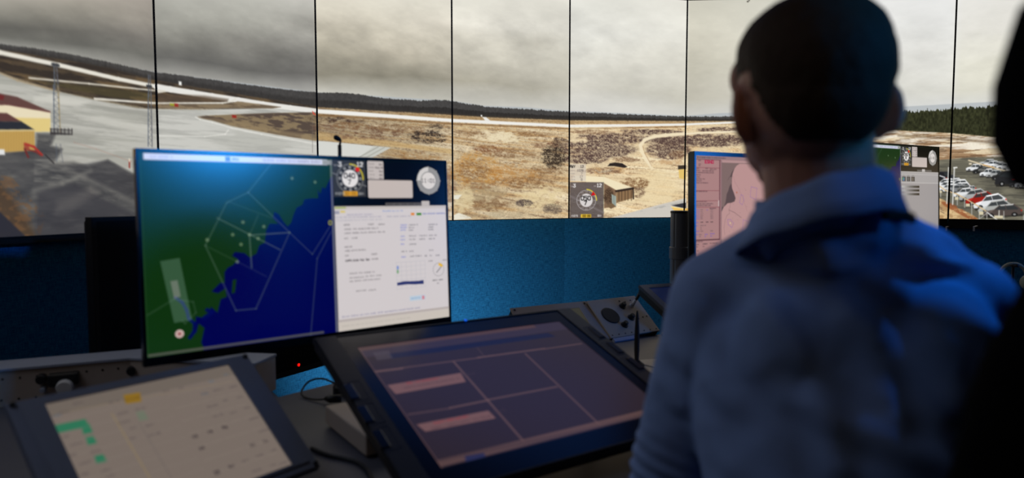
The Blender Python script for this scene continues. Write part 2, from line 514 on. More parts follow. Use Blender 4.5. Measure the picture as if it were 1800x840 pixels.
def paint_panorama():
    W = (I1 - I0) * PW
    pic = Pic(W, PH, 0.0027, pano, (200, 195, 180), aa=0.0022)
    X, Y = pic.X, pic.Y
    K = 1 / 0.0030                       # about one photograph pixel per unit
    def curve(pts):
        q = sorted(pic.P(pts))
        return np.interp(pic.xs, [a for a, b in q], [b for a, b in q])[None, :]
    def above(cv, soft=0.002): return np.clip(0.5 - (Y - cv) / (2 * soft), 0, 1)
    ALL = (slice(None), slice(None))
    # ---- lines of the land, left to right
    hill = curve([(-90, 60), (0, 77), (68, 86), (130, 96), (200, 111), (267, 126), (300, 130), (360, 138), (420, 147), (500, 157), (553, 162), (557, 163), (598, 163), (631, 165.5),
                  (664, 171), (693, 174), (740, 177), (764, 175.5), (795, 177), (800, 178), (819, 182), (852, 187.5), (909, 191), (999, 196.5), (1080, 200), (1204, 204.8), (1290, 204.8),
                  (1400, 204), (1500, 201), (1595, 196.5), (1635, 194), (1675, 191), (1757, 186), (1800, 184), (1960, 182)])
    far = curve([(-90, 60), (0, 77), (300, 130), (556, 162), (795, 177), (852, 186), (920, 188), (999, 195), (1080, 198), (1204, 203.5), (1225, 202), (1262, 199), (1290, 198), (1400, 196), (1500, 193), (1595, 187), (1675, 182.5), (1757, 178), (1800, 176), (1960, 176)])
    wood = curve([(-90, 76), (0, 90), (60, 99), (130, 110), (200, 124), (267, 142), (300, 147), (400, 163), (500, 180), (556, 188), (670, 195), (795, 202), (850, 206), (999, 211.5), (1204, 213), (1290, 213), (1400, 217), (1500, 222), (1587, 230), (1670, 234), (1757, 242), (1800, 246), (1960, 260)])
    # ---- sky: columns of colours from the top of the picture to the hills
    cols = [(-60, [(160, 156, 146), (132, 130, 121), (104, 103, 97), (118, 117, 110), (150, 149, 142)]),
            (130, [(168, 162, 150), (140, 136, 126), (104, 102, 96), (108, 107, 101), (158, 157, 150)]),
            (268, [(172, 164, 154), (150, 144, 134), (116, 112, 106), (108, 107, 101), (152, 150, 144)]),
            (275, [(178, 177, 168), (160, 159, 150), (124, 123, 116), (102, 101, 97), (160, 159, 153)]),
            (420, [(184, 183, 174), (168, 167, 158), (136, 134, 127), (104, 103, 99), (162, 161, 155)]),
            (552, [(190, 188, 180), (164, 162, 154), (136, 134, 128), (112, 110, 106), (166, 165, 160)]),
            (558, [(218, 212, 196), (204, 197, 180), (172, 166, 149), (146, 141, 126), (196, 194, 184)]),
            (680, [(226, 221, 206), (210, 204, 188), (184, 177, 160), (150, 145, 129), (196, 194, 184)]),
            (793, [(222, 218, 204), (214, 208, 194), (190, 184, 168), (152, 147, 132), (192, 190, 180)]),
            (798, [(226, 223, 211), (222, 218, 206), (200, 195, 180), (172, 167, 151), (200, 198, 189)]),
            (999, [(228, 225, 214), (224, 221, 210), (206, 202, 188), (188, 184, 170), (206, 205, 198)]),
            (1006, [(230, 229, 220), (229, 228, 220), (218, 216, 206), (206, 203, 192), (216, 215, 210)]),
            (1204, [(230, 228, 218), (230, 228, 218), (218, 215, 203), (204, 201, 188), (214, 213, 207)]),
            (1212, [(206, 203, 188), (210, 206, 190), (198, 194, 178), (190, 186, 172), (206, 205, 199)]),
            (1420, [(218, 216, 204), (220, 217, 204), (208, 205, 192), (202, 199, 188), (210, 210, 206)]),
            (1450, [(236, 236, 233), (236, 236, 232), (232, 231, 225), (222, 221, 213), (222, 223, 220)]),
            (1670, [(234, 234, 232), (233, 233, 229), (229, 228, 221), (218, 217, 208), (222, 223, 221)]),
            (1690, [(232, 230, 224), (231, 229, 221), (226, 224, 210), (214, 212, 198), (220, 221, 217)]),
            (1900, [(226, 224, 216), (226, 223, 212), (220, 217, 200), (208, 205, 190), (216, 216, 210)])]
    px = [pano(c[0], 100)[0] for c in cols]
    tt = np.clip(Y / hill, 0, 1)
    # the top of the picture on the screen lies below y=0 of the photo for the nearer panels
    ytop = curve([(c, 0.0) for c in range(-60, 1960, 60)])
    ytop = np.clip(ytop, 0, None)
    tv = np.clip((Y - ytop) / (hill - ytop), 0, 1)
    warp = (fbm(X * 2.2, Y * 7, 3, 4) - 0.5) * 0.30
    tw = np.clip(tv + warp * np.sin(np.pi * np.clip(tv, 0, 1)), 0, 1)
    stops = [0.0, 0.28, 0.56, 0.80, 1.0]
    sky = np.zeros_like(pic.c)
    for ch in range(3):
        tabs = np.array([[c[1][k][ch] for c in cols] for k in range(5)], float)
        colv = np.array([np.interp(pic.xs, px, tabs[k]) for k in range(5)])
        out = np.zeros_like(X)
        for k in range(4):
            w = np.clip((tw - stops[k]) / (stops[k + 1] - stops[k]), 0, 1)
            seg_ = colv[k][None, :] * (1 - w) + colv[k + 1][None, :] * w
            msk = (tw >= stops[k]) & (tw <= stops[k + 1] + 1e-9)
            out = np.where(msk, seg_, out)
        sky[..., ch] = out
    dark = 1 - np.clip((pic.xs - pano(560, 100)[0]) / 2.0, 0, 1)[None, :] * 0.55
    n = fbm(X * 3.2, Y * 7.5, 11, 6, 0.58) - 0.5
    n2 = fbm(X * 11 + 5, Y * 20, 29, 5, 0.6) - 0.5
    sky = sky * (1 + (n * 0.42 + n2 * 0.16)[..., None] * dark[..., None] * (0.35 + 0.65 * np.sin(np.pi * np.clip(tv, 0, 1)))[..., None])
    pic.c[:] = sky / 255.0
    # ---- far blue hills
    A = 1 - above(far)
    pic.mixin(ALL, (176, 182, 186), A * 0.8)
    # ---- wooded hill: jagged tree tops
    jag = (vnoise(X * 260, X * 0, 5) - 0.5) * 0.007 + (vnoise(X * 70, X * 0, 9) - 0.5) * 0.004
    leftness = 1 - sstep(pano(500, 100)[0], pano(800, 100)[0], pic.xs)[None, :]
    rightness = sstep(pano(1500, 190)[0], pano(1600, 190)[0], pic.xs)[None, :]
    A = 1 - above(hill + jag * (0.35 + 0.55 * (1 - leftness) + 1.6 * rightness), 0.0015)
    tree_far = np.array([70, 68, 66.0])
    shade = 0.88 + 0.24 * fbm(X * 120, Y * 120, 8, 3)
    colr = tree_far * shade[..., None]
    colr = colr * (1 - rightness[..., None]) + np.array([50, 52, 34.0]) * (0.55 + 0.9 * fbm(X * 150, Y * 70, 18, 3))[..., None] * rightness[..., None]
    pic.c[:] = pic.c * (1 - A[..., None]) + colr / 255.0 * A[..., None]
    near = hill * 0.50 + wood * 0.50
    A = (1 - above(near + jag * 0.8, 0.002 + 0.004 * leftness)) * (1 - rightness)
    pic.mixin(ALL, (46, 43, 40), A * (0.72 + 0.28 * vnoise(X * 240, Y * 50, 6)) * (1 - 0.35 * leftness))
    # ---- open ground
    d = np.clip((Y - wood) * K, 0.0, None)
    A = 1 - above(wood + jag * 0.25, 0.002)
    gx = X * K / (d * 0.55 + 26); gy = np.log(d + 16) * 9
    g1 = fbm(gx * 2.2, gy, 41, 6, 0.6); g2 = fbm(gx * 6 + 9, gy * 2.2, 57, 5, 0.65); g3 = fbm(gx * 1.1 + 3, gy * 0.6, 77, 4)
    # fine grain: small stones and tufts
    g4 = vnoise(X * 330, Y * 380, 91) * 0.6 + vnoise(X * 170, Y * 230, 93) * 0.4
    light = np.interp(pic.xs, [pano(q, 250)[0] for q in (200, 560, 800, 1002, 1010, 1210, 1600, 1760)], [0.62, 0.80, 0.98, 1.05, 1.14, 1.12, 1.16, 1.16])[None, :]
    warm = np.interp(pic.xs, [pano(q, 250)[0] for q in (0, 300, 560, 700, 900, 1002, 1010, 1210, 1600, 1760)], [0.2, 0.3, 0.65, 0.8, 1.0, 0.75, 0.35, 0.4, 0.2, 0.2])[None, :]
    tan = np.array([205, 184, 148.0]); orange = np.array([184, 140, 86.0]); cream = np.array([230, 214, 182.0]); brown = np.array([116, 88, 66.0])
    g5 = fbm(X * 75, Y * 150, 95, 5, 0.7)
    a1 = (sstep(0.45, 0.66, g1) * warm * 0.6)[..., None]
    G = tan * (1 - a1) + orange * a1
    a2 = (sstep(0.55, 0.72, g3) * 0.75)[..., None]
    G = G * (1 - a2) + cream * a2
    a3 = (sstep(0.50, 0.66, g5 * 0.45 + g2 * 0.55) * 0.62)[..., None]
    G = G * (1 - a3) + brown * a3
    G = G * (0.84 + 0.30 * g4)[..., None] * light[..., None]
    grain = sstep(0.36, 0.62, g4 * 0.55 + g5 * 0.45)
    pic.c[:] = pic.c * (1 - A[..., None]) + np.clip(G, 0, 250) / 255.0 * A[..., None]
    # ochre verge right under the trees
    A = np.exp(-((Y - wood) * K - 3) ** 2 / 14) * 0.6
    pic.mixin(ALL, (150, 118, 76), A * (1 - rightness) * (1 - 0.85 * leftness))

    def patch(c, rx, ry, col, alpha, lo=0.42, hi=0.60, seed=0, fx=1.0):
        """a ragged patch of colour"""
        cc = pano(*c); k = 0.0030
        q = ((X - cc[0]) / (rx * k)) ** 2 + ((Y - cc[1]) / (ry * k)) ** 2
        m_ = np.clip(1.25 - q, 0, 1)
        sl = pic.win(cc[0] - rx * k * 1.3, cc[0] + rx * k * 1.3, cc[1] - ry * k * 1.3, cc[1] + ry * k * 1.3)
        nn = fbm(X[sl] * 26 * fx, Y[sl] * 62 * fx, 100 + seed, 6, 0.68)
        gr = grain[sl] if sum(col) < 420 else 1 - 0.5 * grain[sl]
        pic.mixin(sl, col, sstep(lo - 0.05, hi + 0.10, nn * (0.35 + 0.65 * m_[sl]) + 0.04) * np.clip(m_[sl] * 2, 0, 1) * alpha * (0.30 + 0.85 * gr).clip(0, 1))

    # ================= left panels: wet apron, runways, hangars
    brownland = [(-100, 68), (0, 88), (60, 97), (130, 108), (200, 122), (267, 140), (330, 151), (400, 162), (500, 179), (556, 187), (556, 215), (480, 199), (363, 190), (267, 190), (240, 186), (167, 173), (105, 160), (31, 137), (0, 126), (-100, 100)]
    pic.poly(brownland, (78, 66, 52), 0.95, soft=0.003)
    sl = pic.win(0, pano(560, 200)[0], 0, PH)
    bm_ = fbm(X[sl] * 9 , Y[sl] * 60, 311, 5, 0.6)
    # uneven heath colours inside the brown land
    def tinted(pts, col, alpha, thr0=0.45, thr1=0.62, seed=5, sx=9, sy=60):
        q = pic.P(pts)
        s_ = pic.win(min(p[0] for p in q), max(p[0] for p in q), min(p[1] for p in q), max(p[1] for p in q))
        f = np.zeros_like(X); f[s_] = sstep(thr0, thr1, fbm(X[s_] * sx, Y[s_] * sy, seed, 5, 0.62))
        pic.poly(pts, col, alpha, soft=0.003, mod=f)
    tinted(brownland, (108, 88, 62), 0.8, seed=5)
    tinted(brownland, (48, 42, 38), 0.8, seed=8)
    pic.poly([(52, 141), (157, 151), (267, 163), (267, 176), (200, 172), (140, 160), (60, 142)], (84, 76, 48), 0.6, soft=0.004)
    # wet apron
    apron = [(-100, 100), (0, 128), (31, 141), (105, 162), (167, 176), (240, 190), (267, 192), (277, 192), (363, 193), (440, 191), (511, 187), (555, 192), (553, 197), (477, 199), (363, 202.5), (346, 204), (350, 208), (373, 212), (408, 222), (460, 232), (511, 241), (556, 248), (560, 247.6), (620, 253), (686, 259.5), (652, 277), (600, 300), (620, 460), (-100, 470)]
    pic.poly(apron, (176, 176, 168), 1.0, soft=0.002)
    tinted(apron, (204, 203, 196), 0.75, 0.42, 0.6, 21, 4, 40)
    tinted(apron, (150, 150, 144), 0.6, 0.5, 0.68, 22, 5, 70)
    # dimmer first panel
    sl0 = pic.win(0, seam_x(0), 0, PH)
    a = (Y[sl0] > curve([(-100, 100), (0, 128), (105, 162), (267, 192)])[:, sl0[1]]) * 0.22
    pic.mixin(sl0, (150, 146, 132), a)
    pic.poly([(277, 192), (400, 190), (500, 205), (556, 250), (680, 262), (640, 300), (277, 290)], (206, 205, 198), 0.35, soft=0.02)
    # light slabs of the apron
    for q in ([(60, 170), (90, 166), (160, 178), (140, 186), (60, 180)], [(140, 208), (180, 204), (262, 222), (268, 236), (205, 224)]):
        pic.poly(q, (212, 210, 200), 0.6, soft=0.006)
    # dark wet ground near the tower
    wet = [(-100, 262), (0, 268), (62, 262), (66, 235), (98, 236), (90, 256), (110, 262), (96, 286), (130, 284), (155, 292), (190, 281), (236, 306), (300, 338), (380, 400), (390, 470), (-100, 470)]
    pic.poly(wet, (76, 75, 75), 0.95, soft=0.006)
    tinted(wet, (112, 110, 106), 0.5, 0.44, 0.76, 31, 6, 24)
    tinted(wet, (140, 137, 128), 0.35, 0.55, 0.75, 34, 14, 60)
    tinted(wet, (50, 50, 53), 0.5, 0.42, 0.72, 33, 7, 24)
    tinted([(60, 280), (236, 270), (236, 330), (190, 340), (60, 330)], (160, 157, 148), 0.5, 0.46, 0.74, 39, 7, 44)
    pic.poly([(100, 355), (160, 330), (175, 338), (130, 366), (100, 374)], (150, 144, 134), 0.55, soft=0.012)
    pic.poly([(-100, 300), (0, 318), (25, 350), (70, 420), (-100, 440)], (78, 60, 42), 0.85, soft=0.012)
    tinted([(-60, 300), (20, 310), (80, 380), (70, 420), (-60, 430)], (116, 84, 54), 0.6, 0.45, 0.6, 37, 50, 70)
    pic.poly([(-100, 360), (0, 372), (45, 415), (50, 440), (-100, 440)], (44, 44, 52), 0.95, soft=0.003)
    pic.poly([(118, 293), (190, 281), (236, 307), (236, 350), (160, 316)], (60, 59, 62), 0.6, soft=0.005)
    pic.poly([(66, 338), (132, 322), (236, 376), (290, 430), (290, 470), (60, 470)], (54, 53, 58), 0.55, soft=0.008)
    pic.line([(92, 288), (150, 312), (236, 356)], 0.014, (122, 119, 114), 0.4, soft=0.008)
    pic.line([(60, 334), (110, 322), (160, 300)], 0.010, (150, 147, 138), 0.4, soft=0.007)
    pic.line([(130, 250), (170, 262), (232, 284)], 0.002, (170, 120, 104), 0.55)
    pic.line([(80, 272), (95, 287)], 0.004, (40, 38, 38), 0.8)
    # the panel beyond the left edge of the photograph goes on with the same tarmac
    xe = seam_x(-1) + 0.03; y0 = float(wood[0, 0])
    sl = pic.win(0, xe, y0, PH); f = fbm(pic.X[sl] * 6, pic.Y[sl] * 30, 401, 5)
    g_ = sstep(y0 + .30, y0 + .42, pic.Y[sl] + .1 * f)
    base_ = np.array([150, 147, 138.0]) * (1 - g_)[..., None] + np.array([76, 75, 75.0]) * g_[..., None]
    pic.c[sl] = base_ * (0.78 + 0.44 * f)[..., None] / 255.0
    pic.rect(-0.01, y0, xe, y0 + .05, (82, 70, 56), 0.95); pic.rect(-0.01, y0 - .012, xe, y0 + .002, (222, 218, 206), 1)
    # white runways and taxi lines
    pic.line([(-100, 70), (0, 92), (105, 114.5), (209, 139), (271, 151)], 0.0135, (228, 224, 212))
    pic.line([(275, 152.5), (300, 157), (340, 163.5), (374, 169), (420, 176), (463, 183), (511, 189.5), (556, 195)], 0.022, (230, 228, 222))
    pic.poly([(277, 160), (300, 160), (277, 164)], (230, 228, 222), 0.9)
    pic.line([(52, 137), (157, 147), (267, 158.6), (290, 160)], 0.005, (222, 216, 200))
    pic.line([(167, 173.5), (267, 181), (300, 181), (391, 181), (408, 178), (414, 174)], 0.007, (224, 220, 208))
    pic.line([(0, 128), (31, 141), (105, 161)], 0.006, (170, 150, 118), 0.7)
    pic.poly([(277, 164), (360, 168), (402, 174), (400, 179), (277, 180)], (92, 76, 60), 0.7, soft=0.004)
    pic.poly([(275, 184), (400, 183), (418, 178), (494, 188), (480, 190.5), (360, 190), (275, 190.5)], (136, 118, 92), 0.95, soft=0.002)
    tinted([(275, 184), (400, 183), (418, 178), (494, 188), (480, 190), (275, 190)], (88, 74, 60), 0.6, 0.5, 0.6, 44, 10, 80)
    isl = [(352, 205), (363, 203.6), (420, 201), (477, 198.7), (556, 197.5), (556, 247), (511, 240), (460, 231), (408, 221), (373, 210.8), (358, 208)]
    pic.poly(isl, (136, 118, 90), 1.0)
    tinted(isl, (76, 64, 58), 0.85, 0.40, 0.58, 45, 14, 60)
    pic.poly([(358, 208), (373, 210.8), (408, 221), (460, 231), (511, 240), (556, 247), (556, 238), (500, 230), (430, 217), (380, 208)], (150, 130, 98), 0.6, soft=0.006)
    pic.line([(344, 206), (352, 210), (373, 215), (408, 225), (460, 236), (556, 253)], 0.004, (236, 234, 226), 0.7)
    pic.line([(277, 238), (360, 240), (396, 236), (402, 228)], 0.004, (238, 236, 228), 0.6)
    for c, w_ in (((412, 204.5), 6), ((310, 184.5), 5)):
        q = pano(*c); pic.rect(q[0] - w_ * .003 / 2, q[1] - 0.005, q[0] + w_ * .003 / 2, q[1] + 0.006, (150, 44, 34))
    q = pano(303, 184); pic.rect(q[0] - 0.008, q[1] - 0.004, q[0] + 0.008, q[1] + 0.004, (150, 150, 40))
    q = pano(317, 147); pic.rect(q[0] - 0.005, q[1] - 0.008, q[0] + 0.005, q[1] + 0.006, (240, 240, 236))
    # windsock mast
    pic.line([(549.5, 196), (549.5, 268)], 0.0025, (110, 100, 96), 0.7)
    pic.poly([(549, 195), (553, 199), (556, 203), (550, 200)], (214, 70, 56))
    # hangars
    pic.poly([(-100, 150), (0, 164), (30, 170), (89, 196), (0, 183), (-100, 170)], (98, 68, 62))
    pic.poly([(-10, 163), (8, 168), (6, 176), (-10, 174)], (110, 44, 42))
    pic.poly([(-100, 168), (0, 183.5), (12, 183.5), (89, 196.5), (89, 231), (-100, 236)], (230, 218, 186))
    pic.poly([(-100, 200), (36, 207), (89, 208), (89, 231), (-100, 236)], (222, 198, 124), 0.9, soft=0.002)
    pic.line([(0, 183.5), (12, 183), (88, 196.5)], 0.004, (96, 58, 54))
    pic.poly([(-100, 196), (12, 198.5), (38, 214), (-100, 214)], (96, 62, 58))
    pic.poly([(-100, 212), (38, 213.5), (61, 228), (-100, 229)], (44, 46, 52))
    pic.poly([(-100, 229), (61, 228.5), (62, 264), (20, 267), (-100, 268)], (190, 154, 84))
    for k in range(26):
        x_ = -60 + k * 4.7
        pic.line([(x_, 230), (x_, 265)], 0.002, (150, 116, 60), 0.35)
    pic.line([(-20, 229.5), (61, 229)], 0.003, (224, 208, 160))
    pic.poly([(-8, 262), (8, 262.5), (9, 272), (-8, 272)], (226, 226, 224))
    pic.poly([(42, 252), (51, 253), (52, 262), (43, 262)], (150, 60, 50), 0.8)
    pic.line([(45, 253), (60, 258), (74, 272)], 0.007, (168, 54, 44))
    pic.line([(45, 262), (62, 266), (72, 273)], 0.004, (130, 46, 40))
    pic.line([(44, 262), (50, 276)], 0.006, (110, 44, 40))
    # lattice masts
    for x0, y0, y1, xs_, dk in ((97.5, 112, 158, 2.4, 0), (98.5, 150, 232, 4.0, 1), (103, 254, 284, 4.0, 0), (263, 132, 170, 2.2, 0), (263.5, 165, 257, 3.4, 0)):
        a0_ = pano(x0, y0); b0_ = pano(x0 + (2.5 if x0 < 200 else 1), y1); hw = xs_ * 0.0024
        al = 0.45 if y0 > 250 else 0.9
        pic.line([(a0_[0] - hw * .7, a0_[1]), (b0_[0] - hw, b0_[1])], 0.0035, (92, 100, 112), al, raw=True)
        pic.line([(a0_[0] + hw * .7, a0_[1]), (b0_[0] + hw, b0_[1])], 0.0035, (150, 132, 96) if dk else (92, 92, 100), al, raw=True)
        nseg = int((y1 - y0) / 5)
        for k in range(nseg):
            ya = a0_[1] + (b0_[1] - a0_[1]) * k / nseg; yb = a0_[1] + (b0_[1] - a0_[1]) * (k + 1) / nseg
            xa = a0_[0] + (b0_[0] - a0_[0]) * k / nseg
            sgn = 1 if k % 2 else -1
            pic.line([(xa - hw * sgn * .8, ya), (xa + hw * sgn * .8, yb)], 0.002, (96, 100, 106), al * 0.8, raw=True)
    pic.line([(93, 113), (103, 115)], 0.009, (60, 62, 66)); pic.line([(259, 151), (266, 152)], 0.008, (50, 52, 56))
    pic.poly([(89, 232), (127, 235), (127, 237), (89, 236)], (50, 46, 46))
    pic.line([(89, 226.5), (127, 229)], 0.003, (70, 66, 66)); pic.line([(89, 230), (127, 232.5)], 0.002, (70, 66, 66))
    for x_ in (90, 96, 102, 108, 114, 121, 127): pic.line([(x_, 226.5), (x_, 236)], 0.003, (60, 56, 56))
    pic.line([(228, 282), (228, 294)], 0.006, (150, 70, 60)); pic.line([(228, 280), (228, 283)], 0.006, (220, 210, 190))

    # ================= middle panels
    def strip(pts_top, pts_bot, col, a_=1.0): pic.poly(pts_top + pts_bot[::-1], col, a_)
    # runway
    strip([(556.5, 191.5), (620, 196), (700, 202), (795, 208.8), (850, 211.5), (1000, 219), (1100, 218.3), (1205, 216.8), (1290, 213.5), (1340, 212)],
          [(556.5, 199), (620, 203), (700, 208.2), (795, 214.5), (850, 217.2), (1000, 223.8), (1100, 222.8), (1205, 220.6), (1290, 216.8), (1340, 214)], (238, 236, 230))
    pic.poly([(848, 205.5), (855, 206), (862, 212), (853, 212)], (236, 234, 228))
    q = pano(846.5, 204); pic.rect(q[0] - 0.004, q[1] - 0.006, q[0] + 0.004, q[1] + 0.003, (236, 236, 232))
    strip([(556.5, 200), (700, 209.5), (795, 216), (1000, 225), (1205, 221.5)], [(556.5, 204), (700, 213), (795, 219), (1000, 227.5), (1205, 224)], (132, 96, 58), 0.7)
    strip([(556.5, 232), (640, 243), (730, 254), (795, 262)], [(556.5, 246), (640, 253), (730, 262), (795, 271)], (206, 172, 114), 0.55)
    # heath patches, third panel
    patch((590, 210), 55, 7, (62, 46, 40), 0.9, seed=1); patch((670, 232), 60, 10, (96, 66, 50), 0.8, seed=2)
    patch((750, 240), 44, 13, (52, 42, 36), 0.95, 0.36, 0.50, seed=3); patch((625, 240), 60, 8, (110, 78, 60), 0.7, seed=4)
    patch((770, 222), 30, 6, (58, 48, 42), 0.8, seed=5); patch((580, 226), 40, 7, (112, 84, 68), 0.7, seed=6)
    patch((740, 275), 60, 12, (150, 108, 62), 0.7, seed=7)
    # concrete end of the runway
    pic.poly([(557, 247.5), (620, 253), (686, 259.8), (652, 278), (557, 285)], (212, 213, 206))
    pic.poly([(657, 257), (686, 259.8), (652, 278), (630, 278)], (196, 197, 188), 0.9)
    pic.line([(665, 258), (632, 276)], 0.003, (150, 150, 140)); pic.line([(676, 259), (642, 278)], 0.003, (160, 158, 146))
    patch((790, 330), 14, 46, (126, 96, 82), 0.75, 0.35, 0.5, seed=8)
    patch((788, 370), 12, 22, (230, 222, 204), 0.8, 0.38, 0.5, seed=88)
    # fourth panel
    patch((840, 300), 60, 38, (190, 134, 62), 0.75, 0.34, 0.52, seed=9); patch((900, 305), 70, 26, (176, 120, 58), 0.65, 0.36, 0.54, seed=10)
    patch((880, 240), 60, 12, (236, 222, 188), 0.9, 0.32, 0.50, seed=11); patch((830, 225), 40, 6, (220, 198, 152), 0.8, seed=12)
    patch((975, 275), 30, 24, (54, 44, 36), 1.0, 0.27, 0.40, seed=13, fx=2); patch((960, 255), 34, 7, (98, 60, 42), 0.8, 0.36, 0.5, seed=14)
    patch((985, 250), 24, 10, (70, 52, 44), 0.8, 0.36, 0.5, seed=15)
    patch((860, 262), 34, 9, (112, 66, 38), 0.75, 0.38, 0.55, seed=16)
    patch((950, 345), 60, 26, (226, 206, 160), 0.85, 0.34, 0.50, seed=17); patch((850, 345), 50, 26, (166, 146, 112), 0.8, 0.32, 0.5, seed=18)
    patch((815, 352), 22, 30, (222, 204, 160), 0.85, 0.34, 0.48, seed=19)
    patch((922, 357), 18, 7, (84, 72, 68), 0.95, 0.25, 0.36, seed=20); patch((973, 367), 24, 10, (92, 80, 72), 0.8, 0.30, 0.42, seed=21)
    pic.poly([(798, 343), (812, 342), (806, 350), (798, 350)], (232, 230, 216), 0.9)
    pic.poly([(798, 378), (806, 374), (812, 376), (826, 381), (830, 384), (798, 387)], (234, 230, 214), 0.95)
    patch((880, 378), 80, 8, (176, 160, 130), 0.6, 0.34, 0.5, seed=22)
    patch((835, 325), 44, 10, (130, 90, 60), 0.6, 0.4, 0.55, seed=23)
    # fifth and sixth panels
    tintl = [(1003, 224), (1205, 221), (1345, 217), (1345, 262), (1206, 300), (1206, 384), (1003, 384)]
    tinted(tintl, (232, 214, 176), 0.55, 0.36, 0.55, 61, 8, 30)
    for c, rx, ry, sd in (((1050, 262), 70, 15, 24), ((1090, 243), 80, 9, 25), ((1175, 262), 40, 19, 26), ((1185, 245), 40, 9, 27), ((1250, 247), 60, 12, 28), ((1030, 280), 40, 8, 29), ((1150, 232), 60, 5, 30), ((1270, 228), 44, 5, 31)):
        patch(c, rx * 1.15, ry * 1.15, (82, 62, 58), 0.95, 0.26, 0.42, seed=sd, fx=1.5)
    patch((1070, 300), 50, 10, (204, 158, 102), 0.7, seed=32); patch((1180, 285), 34, 10, (190, 150, 106), 0.7, seed=33)
    for c, rx, ry, sd in (((1040, 232), 50, 5, 201), ((1100, 280), 30, 6, 202), ((1060, 300), 40, 8, 203), ((1190, 272), 20, 8, 204)): patch(c, rx, ry, (120, 88, 66), 0.8, 0.30, 0.46, seed=sd, fx=1.5)
    for c, rx, ry, sd in (((830, 235), 40, 6, 205), ((940, 236), 50, 6, 206), ((900, 270), 60, 10, 207), ((830, 300), 40, 20, 208), ((930, 320), 60, 14, 209), ((860, 360), 50, 12, 210), ((960, 300), 50, 10, 211), ((700, 226), 60, 8, 212), ((620, 222), 50, 7, 213)): patch(c, rx, ry, (120, 86, 56), 0.7, 0.34, 0.52, seed=sd, fx=1.6)
    patch((1250, 272), 60, 10, (222, 196, 146), 0.8, seed=34)
    pic.line([(1330, 229), (1295, 231), (1240, 233), (1209, 235)], 0.010, (240, 226, 194), 1)
    pic.line([(1205, 235), (1170, 237.5), (1150, 240), (1133, 246), (1126, 255), (1128, 266), (1136, 280), (1146, 296)], 0.019, (240, 224, 190), 1, soft=0.004)
    pic.line([(1130, 257), (1134, 270), (1146, 292)], 0.003, (170, 136, 104), 0.8)
    pic.poly([(1120, 300), (1160, 290), (1190, 320), (1200, 345), (1150, 360), (1100, 350), (1110, 320)], (236, 216, 172), 0.6, soft=0.03)
    pic.poly([(1068, 292), (1072, 287), (1082, 285.5), (1094, 287), (1103, 293), (1098, 295), (1080, 292)], (46, 38, 36), 1.0)
    pic.line([(1047, 299), (1053, 303), (1073, 300), (1076, 298)], 0.004, (180, 170, 150), 0.8)
    patch((1115, 322), 34, 12, (120, 84, 54), 0.9, 0.32, 0.46, seed=35, fx=1.5)
    patch((1124, 338), 14, 12, (110, 84, 66), 0.8, 0.3, 0.45, seed=36)
    pic.poly([(1206, 348), (1150, 362), (1085, 380), (1060, 386), (1206, 386)], (206, 200, 190), 1.0)
    tinted([(1206, 352), (1060, 386), (1206, 386)], (176, 174, 168), 0.8, 0.45, 0.6, 63, 14, 40)
    # timber store
    pic.poly([(1010, 308), (1062, 311), (1113, 330), (1083, 334.5), (1062, 322), (1040, 320), (1003, 318)], (240, 226, 190))
    pic.poly([(1062, 322), (1083, 334), (1083, 362), (1062, 366)], (120, 92, 70), 0.9)
    patch((1070, 345), 11, 16, (70, 54, 42), 0.9, 0.2, 0.4, seed=37)
    pic.poly([(1083.5, 335), (1112.5, 330.5), (1112, 348), (1083.5, 357)], (142, 112, 80))
    for x_ in (1088, 1093, 1099, 1104, 1110): pic.line([(x_, 335), (x_, 352)], 0.005, (74, 56, 42), 0.7)
    pic.line([(1083, 336), (1113, 331)], 0.012, (54, 42, 36)); pic.line([(1113, 331), (1113.5, 349)], 0.008, (52, 40, 34))
    pic.poly([(1075, 341), (1083, 345), (1083, 363), (1076, 358)], (156, 168, 160)); pic.line([(1079, 343), (1079.5, 361)], 0.002, (90, 100, 96))
    pic.poly([(1066, 361), (1076, 357), (1083, 363), (1074, 367)], (120, 96, 70))
    # yellow sheds
    pic.poly([(1192, 291), (1206, 290), (1206, 297), (1192, 298)], (60, 52, 44)); pic.poly([(1193, 298), (1206, 297), (1206, 316), (1194, 313)], (228, 194, 110))
    pic.poly([(1210, 297), (1216, 298), (1216, 316), (1210, 316)], (228, 194, 110))
    pic.poly([(1181, 361), (1206, 356), (1206, 366), (1202, 366)], (50, 50, 56))
    pic.poly([(1180, 363), (1202, 366.5), (1206, 366.5), (1206, 383), (1185, 370)], (240, 196, 104)); pic.line([(1180, 363.5), (1203, 366.5)], 0.004, (250, 232, 170))
    pic.poly([(1206, 366), (1216, 366), (1216, 383), (1206, 383)], (226, 176, 90))

    # ---- overlay on the fifth panel: runway box and wind dial
    k = 0.00305
    a = pano(1001.5, 288); b = pano(1030, 318)
    pic.rect(a[0], a[1], b[0], b[1], (206, 196, 186), 0.62)
    pic.text('RWY', a[0] + 0.001, a[1] + 0.008, 0.012, (40, 36, 36), 0.0024)
    pic.text('12', b[0] - 0.032, a[1] + 0.008, 0.011, (50, 44, 44), 0.002)
    for q_, s_ in ((0.030, '1026'), (0.047, '7'), (0.064, '17'), (0.080, '0')):
        pic.text(s_, b[0] - 0.020 - len(s_) * 0.0075, a[1] + q_, 0.010, (90, 80, 78), 0.0018, 0.8)
        pic.scribble(a[0] + 0.005, a[0] + 0.030, a[1] + q_ + 0.002, 0.007, (150, 138, 132), 0.7, seed=int(q_ * 999))
    a = pano(1002, 320); b = pano(1061, 383.4)
    pic.rect(a[0], a[1], b[0], b[1], (74, 66, 70), 0.80)
